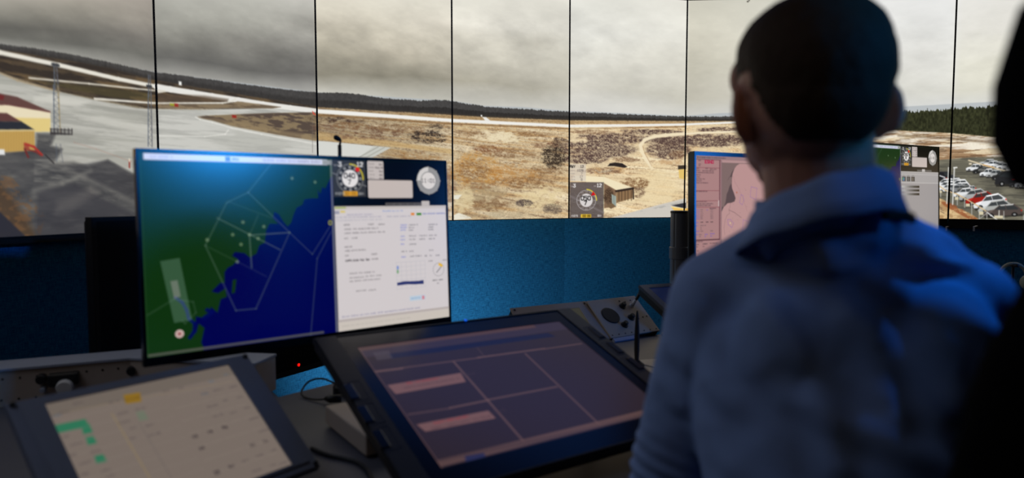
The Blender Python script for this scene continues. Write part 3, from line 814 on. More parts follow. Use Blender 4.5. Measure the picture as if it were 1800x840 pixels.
    pic.line([(a[0], a[1] + 0.075), (b[0], b[1] - 0.03)], 0.010, (128, 118, 118), 0.6, raw=True)
    c = pano(1030.7, 352)
    pic.ell(c, 0.0565, 0.0565, (196, 190, 190), 0.85, inner=0.94)
    for g in range(36):
        an = R(g * 10); l0 = 0.0565 if g % 3 else 0.0475
        pic.line([(c[0] + l0 * math.sin(an), c[1] - l0 * math.cos(an)), (c[0] + 0.059 * math.sin(an), c[1] - 0.059 * math.cos(an))], 0.002, (74, 66, 70), 0.8, raw=True)
    for g in range(0, 360, 30):
        an = R(g)
        pic.scribble(c[0] + 0.048 * math.sin(an) - 0.006, c[0] + 0.048 * math.sin(an) + 0.006, c[1] - 0.048 * math.cos(an) - 0.003, 0.006, (200, 194, 192), 0.7, seed=g)
    pic.ell(c, 0.062, 0.062, (232, 214, 60), 1.0, inner=0.92, a0=0, a1=92)
    pic.ell(c, 0.037, 0.037, (216, 210, 208))
    an = R(50)
    pic.poly([(c[0] + 0.037 * math.sin(an - .05), c[1] - 0.037 * math.cos(an - .05)), (c[0] + 0.062 * math.sin(an - .2), c[1] - 0.062 * math.cos(an - .2)), (c[0] + 0.062 * math.sin(an + .2), c[1] - 0.062 * math.cos(an + .2))], (206, 20, 30), raw=True)
    pic.text('050', c[0], c[1] - 0.012, 0.021, (16, 14, 14), 0.0034, center=True)
    pic.text('7', c[0] - 0.002, c[1] + 0.014, 0.020, (16, 14, 14), 0.0042, center=True)
    pic.text('3', a[0] + 0.020, a[1] + 0.011, 0.016, (236, 232, 230), 0.0035); pic.text('12', b[0] - 0.040, a[1] + 0.009, 0.016, (240, 238, 236), 0.0038)
    pic.scribble(a[0] + 0.006, a[0] + 0.018, a[1] + 0.020, 0.006, (220, 214, 210), 0.8, 3); pic.scribble(b[0] - 0.058, b[0] - 0.044, a[1] + 0.018, 0.006, (220, 214, 210), 0.8, 4)
    pic.text('KNOTS', a[0] + 0.010, b[1] - 0.018, 0.008, (220, 216, 214), 0.0018); pic.text('QNH', b[0] - 0.034, b[1] - 0.018, 0.008, (220, 216, 214), 0.0018)
    pic.rect(c[0] - 0.031, b[1] - 0.022, c[0] + 0.029, b[1] - 0.004, (244, 204, 60), rad=0.003)
    pic.text('-000-090', c[0], b[1] - 0.013, 0.009, (70, 50, 10), 0.0018, center=True, ratio=0.8)
    pic.line([(1061.3, 300), (1061.3, 384)], 0.0015, (190, 200, 150), 0.6)
    # marker at the top
    q = pano(1314.5, 2.5); pic.rect(q[0] - 0.004, q[1] - 0.003, q[0] + 0.004, q[1] + 0.004, (60, 56, 50)); q = pano(1317, 0.6); pic.rect(q[0] - 0.003, q[1] - 0.002, q[0] + 0.003, q[1] + 0.003, (50, 46, 40))

    # ================= right panels: clearing and car park
    tr = [(1400, 217), (1500, 222), (1587, 230), (1670, 234), (1757, 242), (1960, 262), (1960, 320), (1757, 296), (1705, 284), (1652, 287), (1500, 300), (1400, 300)]
    pic.poly(tr, (222, 204, 172), 0.85, soft=0.003)
    tinted(tr, (150, 116, 84), 0.85, 0.44, 0.58, 71, 8, 60); tinted(tr, (110, 84, 62), 0.7, 0.52, 0.62, 72, 12, 80); tinted(tr, (250, 246, 234), 0.7, 0.52, 0.64, 73, 7, 70)
    pic.line([(1580, 238), (1670, 243), (1757, 252), (1960, 275)], 0.012, (104, 82, 60), 0.6, soft=0.006)
    for x_ in range(1585, 1960, 6): pic.line([(x_, 233 + (x_ - 1585) * .07), (x_, 245 + (x_ - 1585) * .08)], 0.0016, (196, 186, 160), 0.5)
    park = [(1400, 300), (1600, 286), (1652, 281), (1705, 277), (1757, 276), (1960, 290), (1960, 400), (1400, 400)]
    pic.poly(park, (104, 101, 88), 1.0, soft=0.003)
    tinted(park, (130, 126, 108), 0.7, 0.45, 0.62, 74, 6, 60); tinted(park, (78, 76, 68), 0.6, 0.5, 0.64, 75, 9, 80)
    # sandy bank below the fence
    bank = [(1500, 330), (1648, 347), (1660, 352), (1672, 362), (1690, 368), (1710, 378), (1722, 387), (1400, 400)]
    pic.poly(bank, (216, 186, 138), 1.0, soft=0.003); tinted(bank, (164, 128, 88), 0.7, 0.46, 0.6, 76, 26, 40)
    tinted([(1650, 352), (1675, 358), (1722, 386), (1705, 386), (1660, 362)], (150, 84, 50), 0.8, 0.38, 0.55, 79, 40, 60)

    def car(cx, cy, L, H, body, glass=(52, 56, 58), roof=None, ang=0.0, van=False, face=-1):
        """a parked car seen from above and behind: dark underside, body, glass band, roof, wheels"""
        c_ = pano(cx, cy); kk = 0.0031
        ca, sa = math.cos(ang), math.sin(ang)
        def W(pts): return [(c_[0] + (x * ca * L + y * sa * H) * kk, c_[1] + (-x * sa * L + y * ca * H) * kk) for x, y in pts]
        def mir(pts): return [(-x * -face if face == -1 else -x, y) for x, y in pts] if face == 1 else pts
        pic.poly(W([(-.52, .30), (.50, .30), (.52, .56), (-.46, .60)]), (34, 32, 30), 0.75, raw=True, soft=0.003)
        if van: shp = [(-.5, .42), (-.5, .10), (-.40, -.15), (-.24, -.46), (.46, -.5), (.5, -.3), (.5, .42)]
        else: shp = [(-.5, .40), (-.5, .14), (-.40, .0), (-.22, -.08), (-.06, -.44), (.30, -.48), (.44, -.12), (.5, .02), (.5, .38), (.3, .46), (-.3, .46)]
        pic.poly(W(mir(shp)), body, raw=True)
        up = [min(255, v * 1.18 + 14) for v in body]
        if van:
            pic.poly(W(mir([(-.38, -.10), (-.22, -.40), (-.04, -.40), (-.10, -.04)])), glass, 0.85, raw=True)
            pic.line(W(mir([(-.22, -.46), (.46, -.5)])), 0.003, up, raw=True)
        else:
            pic.poly(W(mir([(-.19, -.06), (-.06, -.36), (.28, -.38), (.40, -.08), (.38, .02)])), glass, 0.9, raw=True)
            pic.poly(W(mir([(-.06, -.44), (.30, -.48), (.27, -.36), (-.04, -.34)])), roof or up, raw=True)
            pic.line(W(mir([(.08, -.38), (.10, .0)])), 0.0025, body, raw=True)
            pic.poly(W(mir([(-.5, .14), (-.40, .0), (-.22, -.06), (-.28, .12)])), up, 0.8, raw=True)
        for wx in (-.30, .30):
            q_ = W(mir([(wx, .40)]))[0]
            pic.ell(q_, L * 0.075 * kk, H * 0.17 * kk, (26, 26, 26)); pic.ell(q_, L * 0.035 * kk, H * 0.08 * kk, (150, 150, 150))
        q_ = W(mir([(.48, .10)]))[0]
        pic.ell(q_, 0.0025, 0.004, (196, 40, 30))
    def zz(x, y): return (1630 + x / 7.0, 280 + y / 7.0)
    Wh, Si, Gr, Bk = (226, 228, 230), (168, 170, 170), (110, 110, 106), (40, 40, 40)
    # far rank
    for x, y, L, H, c_ in ((745, 35, 24, 11, Si), (790, 55, 24, 11, Wh), (870, 62, 22, 10, Wh), (905, 75, 22, 10, Si), (960, 80, 24, 10, Wh), (1020, 95, 24, 11, Si), (1075, 128, 24, 10, Wh), (1150, 135, 22, 10, Si), (1230, 150, 24, 11, Wh)):
        car(*zz(x, y), L, H, c_, ang=-0.05, face=-1)
    for x, y, L, H, c_ in ((575, 98, 22, 12, Wh), (655, 125, 21, 12, Bk), (690, 120, 14, 8, Gr), (735, 160, 20, 13, Wh), (825, 172, 23, 13, Si), (895, 198, 22, 13, Bk)):
        car(*zz(x, y), L, H, c_, face=-1)
    pic.line([zz(512, 12), zz(700, 72), zz(870, 118), zz(1045, 162)], 0.0065, (222, 206, 176)); pic.line([zz(690, 68), zz(820, 100)], 0.004, (206, 150, 80))
    q = pano(*zz(530, 55)); pic.rect(q[0] - 0.006, q[1] - 0.004, q[0] + 0.006, q[1] + 0.004, (226, 214, 190))
    car(*zz(1050, 228), 46, 24, (42, 42, 44), van=True); pic.poly([zz(1118, 195), zz(1186, 180), zz(1188, 200), zz(1122, 215)], (214, 216, 220)); pic.line([zz(1050, 250), zz(1190, 228)], 0.004, (190, 40, 40))
    car(*zz(1110, 295), 22, 11, (50, 50, 52)); car(*zz(1190, 290), 24, 16, (150, 152, 156)); car(*zz(1260, 280), 26, 18, Si)
    # near rank
    car(*zz(190, 205), 30, 15, (36, 36, 40), van=True, face=1); pic.line([zz(150, 200), zz(215, 222)], 0.006, (230, 230, 232), 0.9)
    car(*zz(310, 225), 18, 10, (44, 44, 48), face=1)
    for x, y, L, H, c_ in ((215, 290, 34, 16, Wh), (330, 275, 24, 13, Wh), (225, 320, 34, 15, Wh), (380, 305, 32, 17, Wh), (400, 335, 34, 15, Wh), (250, 350, 30, 14, Wh), (540, 352, 13, 8, Si), (370, 355, 34, 13, (130, 132, 134)), (450, 352, 18, 9, Gr)):
        car(*zz(x, y), L, H, c_, face=-1)
    for x, y, L, H, c_, an in ((450, 405, 30, 15, Wh, 0.10), (560, 430, 40, 17, Si, 0.16), (640, 470, 40, 18, (158, 34, 26), 0.20), (765, 510, 46, 21, Wh, 0.20), (825, 575, 46, 19, (170, 172, 168), 0.18), (925, 625, 52, 20, (82, 72, 68), 0.08)):
        car(*zz(x, y), L, H, c_, ang=an, face=-1, roof=(196, 196, 192) if c_[0] < 200 else None)
    # fence and lamp posts
    pic.line([zz(150, 330), zz(230, 385), zz(360, 425), zz(480, 490), zz(600, 560), zz(720, 635)], 0.0055, (214, 186, 142))
    pic.line([zz(740, 655), zz(868, 752)], 0.005, (222, 222, 220)); pic.line([zz(640, 735), zz(740, 655)], 0.003, (170, 170, 166))
    for x, y0, y1 in ((165, 380, 460), (370, 440, 560), (460, 490, 590), (547, 540, 680), (640, 600, 745), (733, 640, 748), (942, 640, 750), (1186, 690, 750)):
        pic.line([zz(x, y0), zz(x, y1)], 0.0035, (186, 186, 180), 0.9)
    for x, y, w_, h_ in ((165, 400, 30, 26), (362, 480, 36, 36), (500, 562, 40, 34), (665, 662, 42, 40), (878, 708, 84, 32)):
        q = pano(*zz(x, y)); pic.rect(q[0] - w_ / 7 * k / 2, q[1] - h_ / 7 * k / 2, q[0] + w_ / 7 * k / 2, q[1] + h_ / 7 * k / 2, (214, 204, 172))
    pic.line([zz(885, 630), zz(882, 700)], 0.004, (216, 214, 204))
    pic.line([zz(334, 105), zz(325, 300), zz(312, 555)], 0.0055, (214, 214, 210)); pic.line([zz(330, 103), zz(362, 100)], 0.007, (236, 236, 232))
    pic.line([zz(262, 100), zz(240, 545)], 0.005, (220, 220, 216), 0.9)
    for x, y in ((170, 590), (185, 620), (195, 650)):
        pic.line([zz(x - 30, y - 10), zz(x + 10, y + 12)], 0.004, (96, 76, 66), 0.7)
    return pic

def seam_x(i): return (i - I0) * PW

# ------------------------------------------------------------------ room
def poly_prism(name, m, pts, z0, z1, parent=None, bev=0.0, uv=False):
    bm = bmesh.new()
    lo = [bm.verts.new((x, y, z0)) for x, y in pts]; hi = [bm.verts.new((x, y, z1)) for x, y in pts]
    bm.faces.new(lo[::-1]); bm.faces.new(hi)
    n = len(pts)
    for i in range(n): bm.faces.new((lo[i], lo[(i + 1) % n], hi[(i + 1) % n], hi[i]))
    if bev:
        bmesh.ops.recalc_face_normals(bm, faces=bm.faces)
        bmesh.ops.bevel(bm, geom=list(bm.edges), offset=bev, segments=2, affect='EDGES')
    return finish(bm, name, m, parent)
def wall_strip(name, m, pts, z0, z1, th=0.08):
    """upright wall following a line of floor points, thickness th away from the room (left of travel), with UVs in metres"""
    bm = bmesh.new(); uvl = bm.loops.layers.uv.new('UVMap')
    P = [np.array(p, float) for p in pts]; N = []
    for i in range(len(P)):
        a = P[max(i - 1, 0)]; b = P[min(i + 1, len(P) - 1)]
        t = (b - a) / np.linalg.norm(b - a); N.append(np.array([-t[1], t[0]]))
    Q = [p + n * th for p, n in zip(P, N)]
    s = [0.0]
    for i in range(1, len(P)): s.append(s[-1] + float(np.linalg.norm(P[i] - P[i - 1])))
    F = [(bm.verts.new((p[0], p[1], z0)), bm.verts.new((p[0], p[1], z1))) for p in P]
    B = [(bm.verts.new((p[0], p[1], z0)), bm.verts.new((p[0], p[1], z1))) for p in Q]
    def quad(vs_, us):
        f = bm.faces.new(vs_)
        for l, u in zip(f.loops, us): l[uvl].uv = u
    for i in range(len(P) - 1):
        u0, u1 = s[i], s[i + 1]
        quad((F[i][0], F[i + 1][0], F[i + 1][1], F[i][1]), ((u0, z0), (u1, z0), (u1, z1), (u0, z1)))
        quad((B[i + 1][0], B[i][0], B[i][1], B[i + 1][1]), ((u1, z0), (u0, z0), (u0, z1), (u1, z1)))
        quad((F[i][1], F[i + 1][1], B[i + 1][1], B[i][1]), ((0, 0),) * 4)
        quad((F[i + 1][0], F[i][0], B[i][0], B[i + 1][0]), ((0, 0),) * 4)
    for i in (0, -1): quad((F[i][0], F[i][1], B[i][1], B[i][0]), ((0, 0),) * 4)
    o = finish(bm, name, m)
    return tag(o, kind='structure')

def offs(i, d):
    a = seam(max(i - 1, I0)); b = seam(min(i + 1, I1)); t = (b - a) / np.linalg.norm(b - a)
    return tuple(seam(i) + np.array([-t[1], t[0]]) * d)
arc = [offs(i, 0.055) for i in range(I0, I1 + 1)]
XL, XR, YB, HC = -2.7, 4.05, -2.3, 2.95
tag(poly_prism('floor', M_FLOOR, [(XL - .1, YB - .1), (XR + .1, YB - .1), (XR + .1, 4.3), (XL - .1, 4.3)], -0.06, 0.0), kind='structure')
tag(poly_prism('ceiling', M_CEIL, [(XL - .1, YB - .1), (XR + .1, YB - .1), (XR + .1, 4.3), (XL - .1, 4.3)], HC, HC + 0.06), kind='structure')
wall_strip('wall_front', M_BLUEWALL, [(XL, arc[0][1] - 0.25)] + arc + [(XR, arc[-1][1] - 0.30)], 0.0, HC)
wall_strip('wall_right', M_DARKWALL, [(XR, arc[-1][1] - 0.30), (XR, YB)], 0.0, HC)
wall_strip('wall_back', M_DARKWALL, [(XR, YB), (XL, YB)], 0.0, HC)
wall_strip('wall_left', M_DARKWALL, [(XL, YB), (XL, arc[0][1] - 0.25)], 0.0, HC)

# ------------------------------------------------------------------ display panels
PANO = paint_panorama()
M_WALLSCR = screen_mat('wall_screen_picture', 1.0, 0.55, 0.15)
WL = ['leftmost wall display, at the edge beside the side wall', 'tall wall display showing yellow hangars and a wet apron', 'tall wall display showing grey runways curving round a brown island',
      'tall wall display with the runway end, behind the map monitor', 'tall wall display showing orange-brown rough ground',
      'tall wall display showing a timber shed and a wind dial reading 050', 'tall wall display just right of the 050 wind dial, beside the man\'s left ear',
      'tall wall display behind the man\'s right ear, with the fenced pine wood', 'tall wall display showing the crowded car park', 'rightmost wall display, past the car park']

for n, i in enumerate(range(I0, I1)):
    a, b = seam(i), seam(i + 1)
    mid = (a + b) / 2; yaw = math.atan2(b[1] - a[1], b[0] - a[0])
    t = thing('wall_display', WL[n], 'display', (mid[0], mid[1], ZB), (0, 0, yaw), 'tall panels of the curved display wall')
    g = 0.0042                     # narrow black edge
    gl = g
    sub = Pic(PW - 2 * g, PH - 2 * g, 0.0027)
    c0 = (seam_x(i) + g); xs = c0 + sub.xs; ys = g + sub.ys
    fx = np.clip(xs / PANO.xs[1], 0, PANO.nx - 1.001); fy = np.clip(ys / PANO.ys[1], 0, PANO.ny - 1.001)
    ix = fx.astype(int); iy = fy.astype(int); wx = (fx - ix)[None, :, None]; wy = (fy - iy)[:, None, None]
    cc = PANO.c
    sub.c = (cc[np.ix_(iy, ix)] * (1 - wx) + cc[np.ix_(iy, ix + 1)] * wx) * (1 - wy) + (cc[np.ix_(iy + 1, ix)] * (1 - wx) + cc[np.ix_(iy + 1, ix + 1)] * wx) * wy
    picture_mesh('screen', sub, (-PW / 2 + g, 0.001, PH - g), (1, 0, 0), (0, 0, -1), M_WALLSCR, t)
    frame_mesh('bezel', M_MATTE, t, -PW / 2, PW / 2, 0, PH, -PW / 2 + g, PW / 2 - g, g, PH - g, 0.0, 0.012, 0.0006)
    box('housing', M_BLACK, t, -PW / 2 + 0.012, PW / 2 - 0.012, 0.012, 0.045, 0.02, PH - 0.02, 0.003)
for nm, rng, hh, nn in (('trim_1', range(-2, 1), 0.019, 1), ('trim_2', range(5, 8), 0.046, 2)):
    bm = bmesh.new()
    for i in rng:
        a, b = seam(i), seam(i + 1); mid = (a + b) / 2
        M = Matrix.Translation((mid[0], mid[1], ZB)) @ Matrix.Rotation(math.atan2(b[1] - a[1], b[0] - a[0]), 4, 'Z')
        add_box(bm, -PW / 2 + .001, PW / 2 - .001, 0.004, 0.05, -hh, -0.001, 0.001, M)
    tag(finish(bm, nm, M_MATTE), kind='structure')
for px_, ln in ((1663.5, 0), (1712, 1)):
    p = at(px_, 402, 3.56 if ln == 0 else 3.34)
    t = thing('support_bracket', ('thin metal tab below the display seam, left of the other' if ln == 0 else 'thin metal tab under the car park display, right of the seam'), 'bracket', tuple(p), (0, 0, -0.7), 'metal tabs under the right displays')
    box('tab', M_ALU, t, -0.004, 0.004, -0.002, 0.002, -0.012, 0.012, 0.0008)
    box('fold', M_ALU, t, -0.004, 0.004, 0.002, 0.11, 0.008, 0.012, 0.0008)

# ------------------------------------------------------------------ planes of the small screens
def axes(yaw, tilt):
    ux = np.array([math.cos(yaw), math.sin(yaw), 0]); back = np.array([-math.sin(yaw), math.cos(yaw), 0])
    uy = math.cos(tilt) * np.array([0, 0, 1]) + math.sin(tilt) * back
    return ux, uy, np.cross(ux, uy)
def rotm(yaw, tilt):
    ux, uy, n = axes(yaw, tilt)
    return Matrix((ux, -n, uy)).transposed()
def planeT(c, yaw, tilt, W, H):
    ux, uy, n = axes(yaw, tilt); c = np.array(c); o = np.array([0, 0, CZ])
    def T(px, py):
        d = ray(px, py)
        t = ((c - o) @ n) / (d @ n); q = o + d * t - c
        return (q @ ux + W / 2, H / 2 - q @ uy)
    return T

# ------------------------------------------------------------------ content of the two map monitors
def map_picture(T, step, alt=False):
    W, H = 0.708, 0.398
    p = Pic(W, H, step, None, (14, 48, 14), aa=step * 0.6)
    A = planeT((-0.44, 1.539, 1.126), 0.696, 0.044, W, H)      # measured on the left monitor, used for both
    p.T = A
    def z7(x, y): return (230 + x / 2.1, 240 + y / 2.1)
    def L(pts): return [z7(*q) for q in pts]
    coast = [(738, 150), (724, 178), (718, 192), (706, 186), (700, 212), (690, 196), (692, 228), (664, 228), (640, 232), (634, 252), (612, 262), (600, 290), (592, 318), (578, 332), (562, 312), (546, 286), (530, 278), (524, 300), (544, 322), (512, 322), (500, 346), (494, 392), (474, 402), (464, 432), (438, 446), (420, 430), (384, 426), (374, 440), (396, 452), (378, 474), (358, 484), (346, 500), (346, 540), (330, 540), (298, 572), (322, 578), (350, 560), (354, 592), (332, 600), (320, 650), (296, 628), (288, 664), (262, 668), (240, 664), (238, 720), (268, 776), (268, 800), (800, 760), (800, 120)]
    p.poly(L(coast), (0, 2, 74))
    for q in ([(376, 530), (390, 526), (384, 576), (372, 580)], [(232, 764), (240, 730), (250, 690), (272, 706), (258, 770), (240, 780)]): p.poly(L(q), (14, 48, 14))
    p.line(L([(165, 594), (190, 612), (206, 640), (214, 672), (236, 690)]), 0.006, (4, 20, 90), 0.9)
    p.line(L([(236, 690), (234, 720), (218, 742)]), 0.007, (0, 6, 84), 0.9); p.line(L([(282, 640), (300, 648), (270, 670)]), 0.008, (0, 6, 84), 0.9)
    gl = (96, 116, 108)
    for pts, a in (([(518, 100), (433, 206), (354, 244), (275, 402), (388, 642), (462, 635), (586, 354), (433, 206)], .40), ([(318, 300), (551, 418)], .5), ([(586, 354), (438, 364), (446, 484)], .6),
                   ([(275, 402), (500, 516)], .2), ([(360, 240), (520, 300)], .2), ([(586, 354), (670, 434), (736, 330)], .35), ([(740, 350), (688, 450), (664, 735)], .35), ([(438, 364), (470, 290)], .25), ([(60, 660), (160, 600), (230, 610), (240, 650), (200, 690), (190, 680)], .25)):
        p.line(L(pts), 0.0028, gl, a)
    for q in ((282, 381), (376, 362), (414, 316), (438, 362), (491, 332), (407, 398), (470, 376), (595, 154), (680, 168), (393, 462)):
        c = A(*z7(*q)); p.ell(c, 0.0035, 0.0035, (130, 150, 120), 0.6)
    c = A(*z7(736, 318)); p.ell(c, 0.005, 0.006, (170, 170, 60), 0.8, inner=0.4)
    p.poly(L([(108, 460), (180, 448), (226, 676), (160, 688)]), (110, 140, 126), 0.40); p.poly(L([(146, 534), (172, 530), (184, 590), (160, 598)]), (160, 150, 150), 0.45)
    c = A(*z7(180, 728)); p.ell(c, 0.008, 0.008, (226, 190, 190), 0.9); p.ell(c, 0.004, 0.004, (150, 90, 90), 0.9)
    sx = 0.3974
    p.rect(0.008, 0.002, sx - 0.012, 0.0145, (206, 208, 226)); p.rect(sx - 0.024, 0.003, sx, 0.0135, (150, 152, 150))
    c = A(401, 274); p.rect(c[0] - 0.006, 0.0035, c[0] + 0.004, 0.0125, (60, 80, 170), 0.8)
    p.scribble(c[0] + 0.008, c[0] + 0.022, 0.005, 0.006, (60, 80, 170), 0.7, 9); p.scribble(0.02, 0.06, 0.005, 0.006, (120, 130, 170), 0.4, 10); p.scribble(sx - 0.16, sx - 0.03, 0.005, 0.006, (120, 122, 150), 0.5, 11)
    p.rect(0, H - 0.0065, sx - 0.035, H - 0.001, (86, 86, 80), 0.8); p.rect(0, 0.014, 0.002, H, (46, 84, 46), 0.6)
    # right-hand column
    p.rect(sx, 0, W, H, (4, 4, 5))
    p.rect(sx - 0.006, 0.002, sx - 0.001, H, (120, 124, 122), 0.75)
    a = A(*(560 + 150 / 6, 225 + 335 / 6)); b = A(560 + 505 / 6, 225 + 725 / 6)
    gx0, gy0, gx1, gy1 = a[0] - 0.002, a[1], b[0], b[1]
    p.rect(gx0, gy0, gx1, gy1, (50, 50, 50)); p.line([(gx0, gy0 + 0.03), (gx1, gy1 - 0.025)], 0.003, (104, 104, 104), raw=True)
    c = A(560 + 333 / 6, 225 + 532 / 6); r = 0.0325
    p.ell(c, r, r, (66, 66, 66), 1, inner=.6)
    for g in range(0, 360, 30):
        an = R(g); p.ell((c[0] + r * .80 * math.sin(an), c[1] - r * .80 * math.cos(an)), 0.0035, 0.0035, (140, 140, 138), 0.9)
    for g in range(15, 360, 30):
        an = R(g); p.ell((c[0] + r * .80 * math.sin(an), c[1] - r * .80 * math.cos(an)), 0.003, 0.003, (20, 20, 20), 0.9)
    p.ell(c, r * 1.06, r * 1.06, (112, 112, 110), 1, inner=.94)
    p.ell(c, r * 1.08, r * 1.08, (190, 176, 40), 1, inner=.90, a0=0, a1=95)
    p.ell((c[0] + r * .60, c[1] - r * .66), 0.0055, 0.0055, (214, 30, 24))
    p.ell(c, r * .62, r * .62, (226, 222, 220))
    p.text('050' if alt else '040', c[0], c[1] - 0.0065, 0.0105, (40, 38, 38), 0.0022, center=True); p.text('8' if alt else '7', c[0] - .001, c[1] + 0.008, 0.010, (40, 38, 38), 0.0018, center=True)
    p.text('3', gx0 + 0.016, gy0 + 0.005, 0.009, (214, 212, 210), 0.0022); p.text('12', gx1 - 0.022, gy0 + 0.004, 0.009, (226, 224, 222), 0.0022); p.scribble(gx0 + .004, gx0 + .014, gy0 + .01, .004, (190, 190, 188), .8, 1); p.scribble(gx1 - .036, gx1 - .025, gy0 + .009, .004, (190, 190, 188), .8, 2)
    p.rect(c[0] - 0.019, gy1 - 0.013, c[0] + 0.018, gy1 - 0.002, (222, 160, 36), rad=0.002); p.text('360-090', c[0], gy1 - 0.0075, 0.006, (160, 110, 20), 0.001, center=True, ratio=.8)
    p.text('KNOTS', gx0 + .006, gy1 - .010, .005, (150, 150, 148), .001); p.text('QNH', gx1 - .020, gy1 - .010, .005, (150, 150, 148), .001)
    a = A(560 + 512 / 6, 225 + 345 / 6); b = A(560 + 688 / 6, 225 + 535 / 6)
    p.rect(a[0], a[1], b[0], b[1] + 0.002, (194, 184, 180), rad=0.003)
    for k in range(5):
        p.scribble(a[0] + .004, a[0] + .018, a[1] + .005 + k * .0085, .004, (140, 130, 126), .8, 20 + k); p.scribble(b[0] - (.022 if k == 1 else .012), b[0] - .004, a[1] + .005 + k * .0085, .005, (80, 72, 70), .9, 30 + k)
    a2 = A(560 + 520 / 6, 225 + 545 / 6); b2 = A(560 + 995 / 6, 225 + 738 / 6)
    p.rect(a[0], a2[1], b2[0], b2[1], (194, 182, 176), rad=0.004)
    c = A(560 + 1160 / 6, 225 + 555 / 6); r = 0.033
    for k in range(8):
        an = R(45 * k); p.poly([(c[0] + r * math.sin(an - .09), c[1] - r * math.cos(an - .09)), (c[0] + r * 1.13 * math.sin(an), c[1] - r * 1.13 * math.cos(an)), (c[0] + r * math.sin(an + .09), c[1] - r * math.cos(an + .09))], (160, 158, 155), raw=True)
    p.ell(c, r * 1.04, r * 1.04, (148, 146, 143)); p.ell(c, r * 1.04, r * 1.04, (206, 202, 198), a0=270, a1=360); p.ell(c, r * .70, r * .70, (128, 126, 124)); p.ell(c, r * .64, r * .64, (216, 210, 206))
    p.text('11:01', c[0], c[1], 0.009, (110, 104, 102), 0.0016, center=True)
    # window below
    yw = 0.398 / 2 - 0.090
    a = A(580, 364)[1]
    yw = (A(590, 362)[1] + A(780, 362)[1]) / 2
    if not alt:
        p.rect(sx + .001, yw, W - 0.001, H, (207, 200, 201))
        p.rect(sx + .001, yw, W - 0.001, yw + .007, (196, 188, 184)); p.rect(sx + .002, yw + .001, sx + .03, yw + .005, (150, 170, 60), .7)
        tb = A(560 + 705 / 6, 355)[0]; te = A(560 + 1085 / 6, 357)[0]; tf = A(560 + 1170 / 6, 357)[0]
        p.rect(tb, yw - .008, te, yw, (92, 88, 86)); p.scribble(tb + .004, te - .004, yw - .006, .004, (40, 38, 38), .8, 77); p.rect(te, yw - .012, tf, yw, (188, 180, 176), rad=.002)
        def z3(x, y): return A(570 + x / 3.36, 350 + y / 3.36)
        def sc(x0, x1, y, col=(120, 114, 116), h=.0042, a_=.75, sd=0):
            q0 = z3(x0, y); q1 = z3(x1, y); p.scribble(q0[0], q1[0], q0[1] - h / 2, h, col, a_, sd + int(x0))
        q = z3(60, 78); p.rect(q[0], q[1] - .003, q[0] + .012, q[1] + .004, (130, 130, 150), .7); q = z3(95, 73); p.rect(q[0], q[1] - .002, q[0] + .012, q[1] + .003, (214, 190, 90), .8)
        sc(135, 290, 92, (150, 146, 170)); sc(345, 465, 70, (130, 150, 200)); sc(60, 340, 108, (140, 138, 160), a_=.5); sc(370, 510, 103, (140, 138, 160), a_=.5); sc(70, 340, 126, (160, 158, 170), a_=.5)
        q = z3(512, 88); p.rect(q[0], q[1] - .003, q[0] + .010, q[1] + .003, (222, 130, 40)); q = z3(545, 88); p.rect(q[0], q[1] - .003, q[0] + .014, q[1] + .003, (60, 130, 40)); sc(580, 710, 86, (100, 110, 170))
        for x0, x1, y in ((115, 150, 152), (258, 288, 149), (320, 358, 149), (118, 160, 178), (170, 318, 176), (118, 355, 202), (118, 142, 232), (162, 195, 230), (120, 162, 283), (122, 150, 306), (160, 250, 303), (122, 145, 334), (278, 308, 325)): sc(x0, x1, y, (112, 106, 108))
        sc(125, 165, 364, (64, 60, 62), .006, .9); sc(172, 268, 362, (64, 60, 62), .006, .9); sc(280, 320, 354, (96, 90, 92))
        for x0, x1, y in ((150, 295, 440), (150, 235, 466), (245, 345, 456), (150, 330, 486), (188, 245, 543), (262, 312, 538)): sc(x0, x1, y, (126, 120, 122))
        for x0, x1, y, cl in ((450, 485, 153, 1), (450, 485, 168, 1), (450, 480, 183, 1), (500, 552, 152, 0), (500, 530, 168, 0), (500, 530, 184, 0), (615, 665, 150, 0), (615, 645, 165, 0), (615, 645, 180, 0), (450, 475, 220, 1), (450, 475, 240, 1), (452, 470, 266, 1), (502, 548, 218, 0), (502, 536, 238, 0), (560, 606, 216, 0), (562, 594, 236, 0), (618, 662, 214, 0), (618, 650, 234, 0), (502, 546, 267, 0), (455, 485, 310, 0), (502, 526, 308, 0), (620, 645, 302, 0), (456, 482, 342, 1), (506, 575, 338, 0), (592, 606, 335, 0), (622, 634, 333, 0), (658, 680, 332, 0)):
            sc(x0, x1, y, (110, 120, 196) if cl else (110, 106, 110))
        g0 = z3(425, 375); g1 = z3(600, 515)
        for k in range(7):
            xx = g0[0] + (g1[0] - g0[0]) * k / 6; p.line([(xx, g0[1]), (xx, g1[1])], .0008, (170, 170, 180), .6, raw=True)
            yy = g0[1] + (g1[1] - g0[1]) * k / 6; p.line([(g0[0], yy), (g1[0], yy)], .0008, (170, 170, 180), .6, raw=True)
        p.poly([(570 + x / 3.36, 350 + y / 3.36) for x, y in ((430, 494), (470, 485), (520, 484), (560, 482), (586, 477), (588, 500), (540, 503), (490, 503), (432, 510))], (44, 52, 104))
        for dy, cl in ((405, (90, 120, 200)), (428, (90, 150, 90))):
            q = z3(434, dy); p.ell(q, .003, .005, cl, .7)
        c = z3(675, 415)
        for g in range(0, 360, 20): an = R(g); p.ell((c[0] + .0165 * math.sin(an), c[1] - .0165 * math.cos(an)), .0013, .0013, (120, 116, 118), .7)
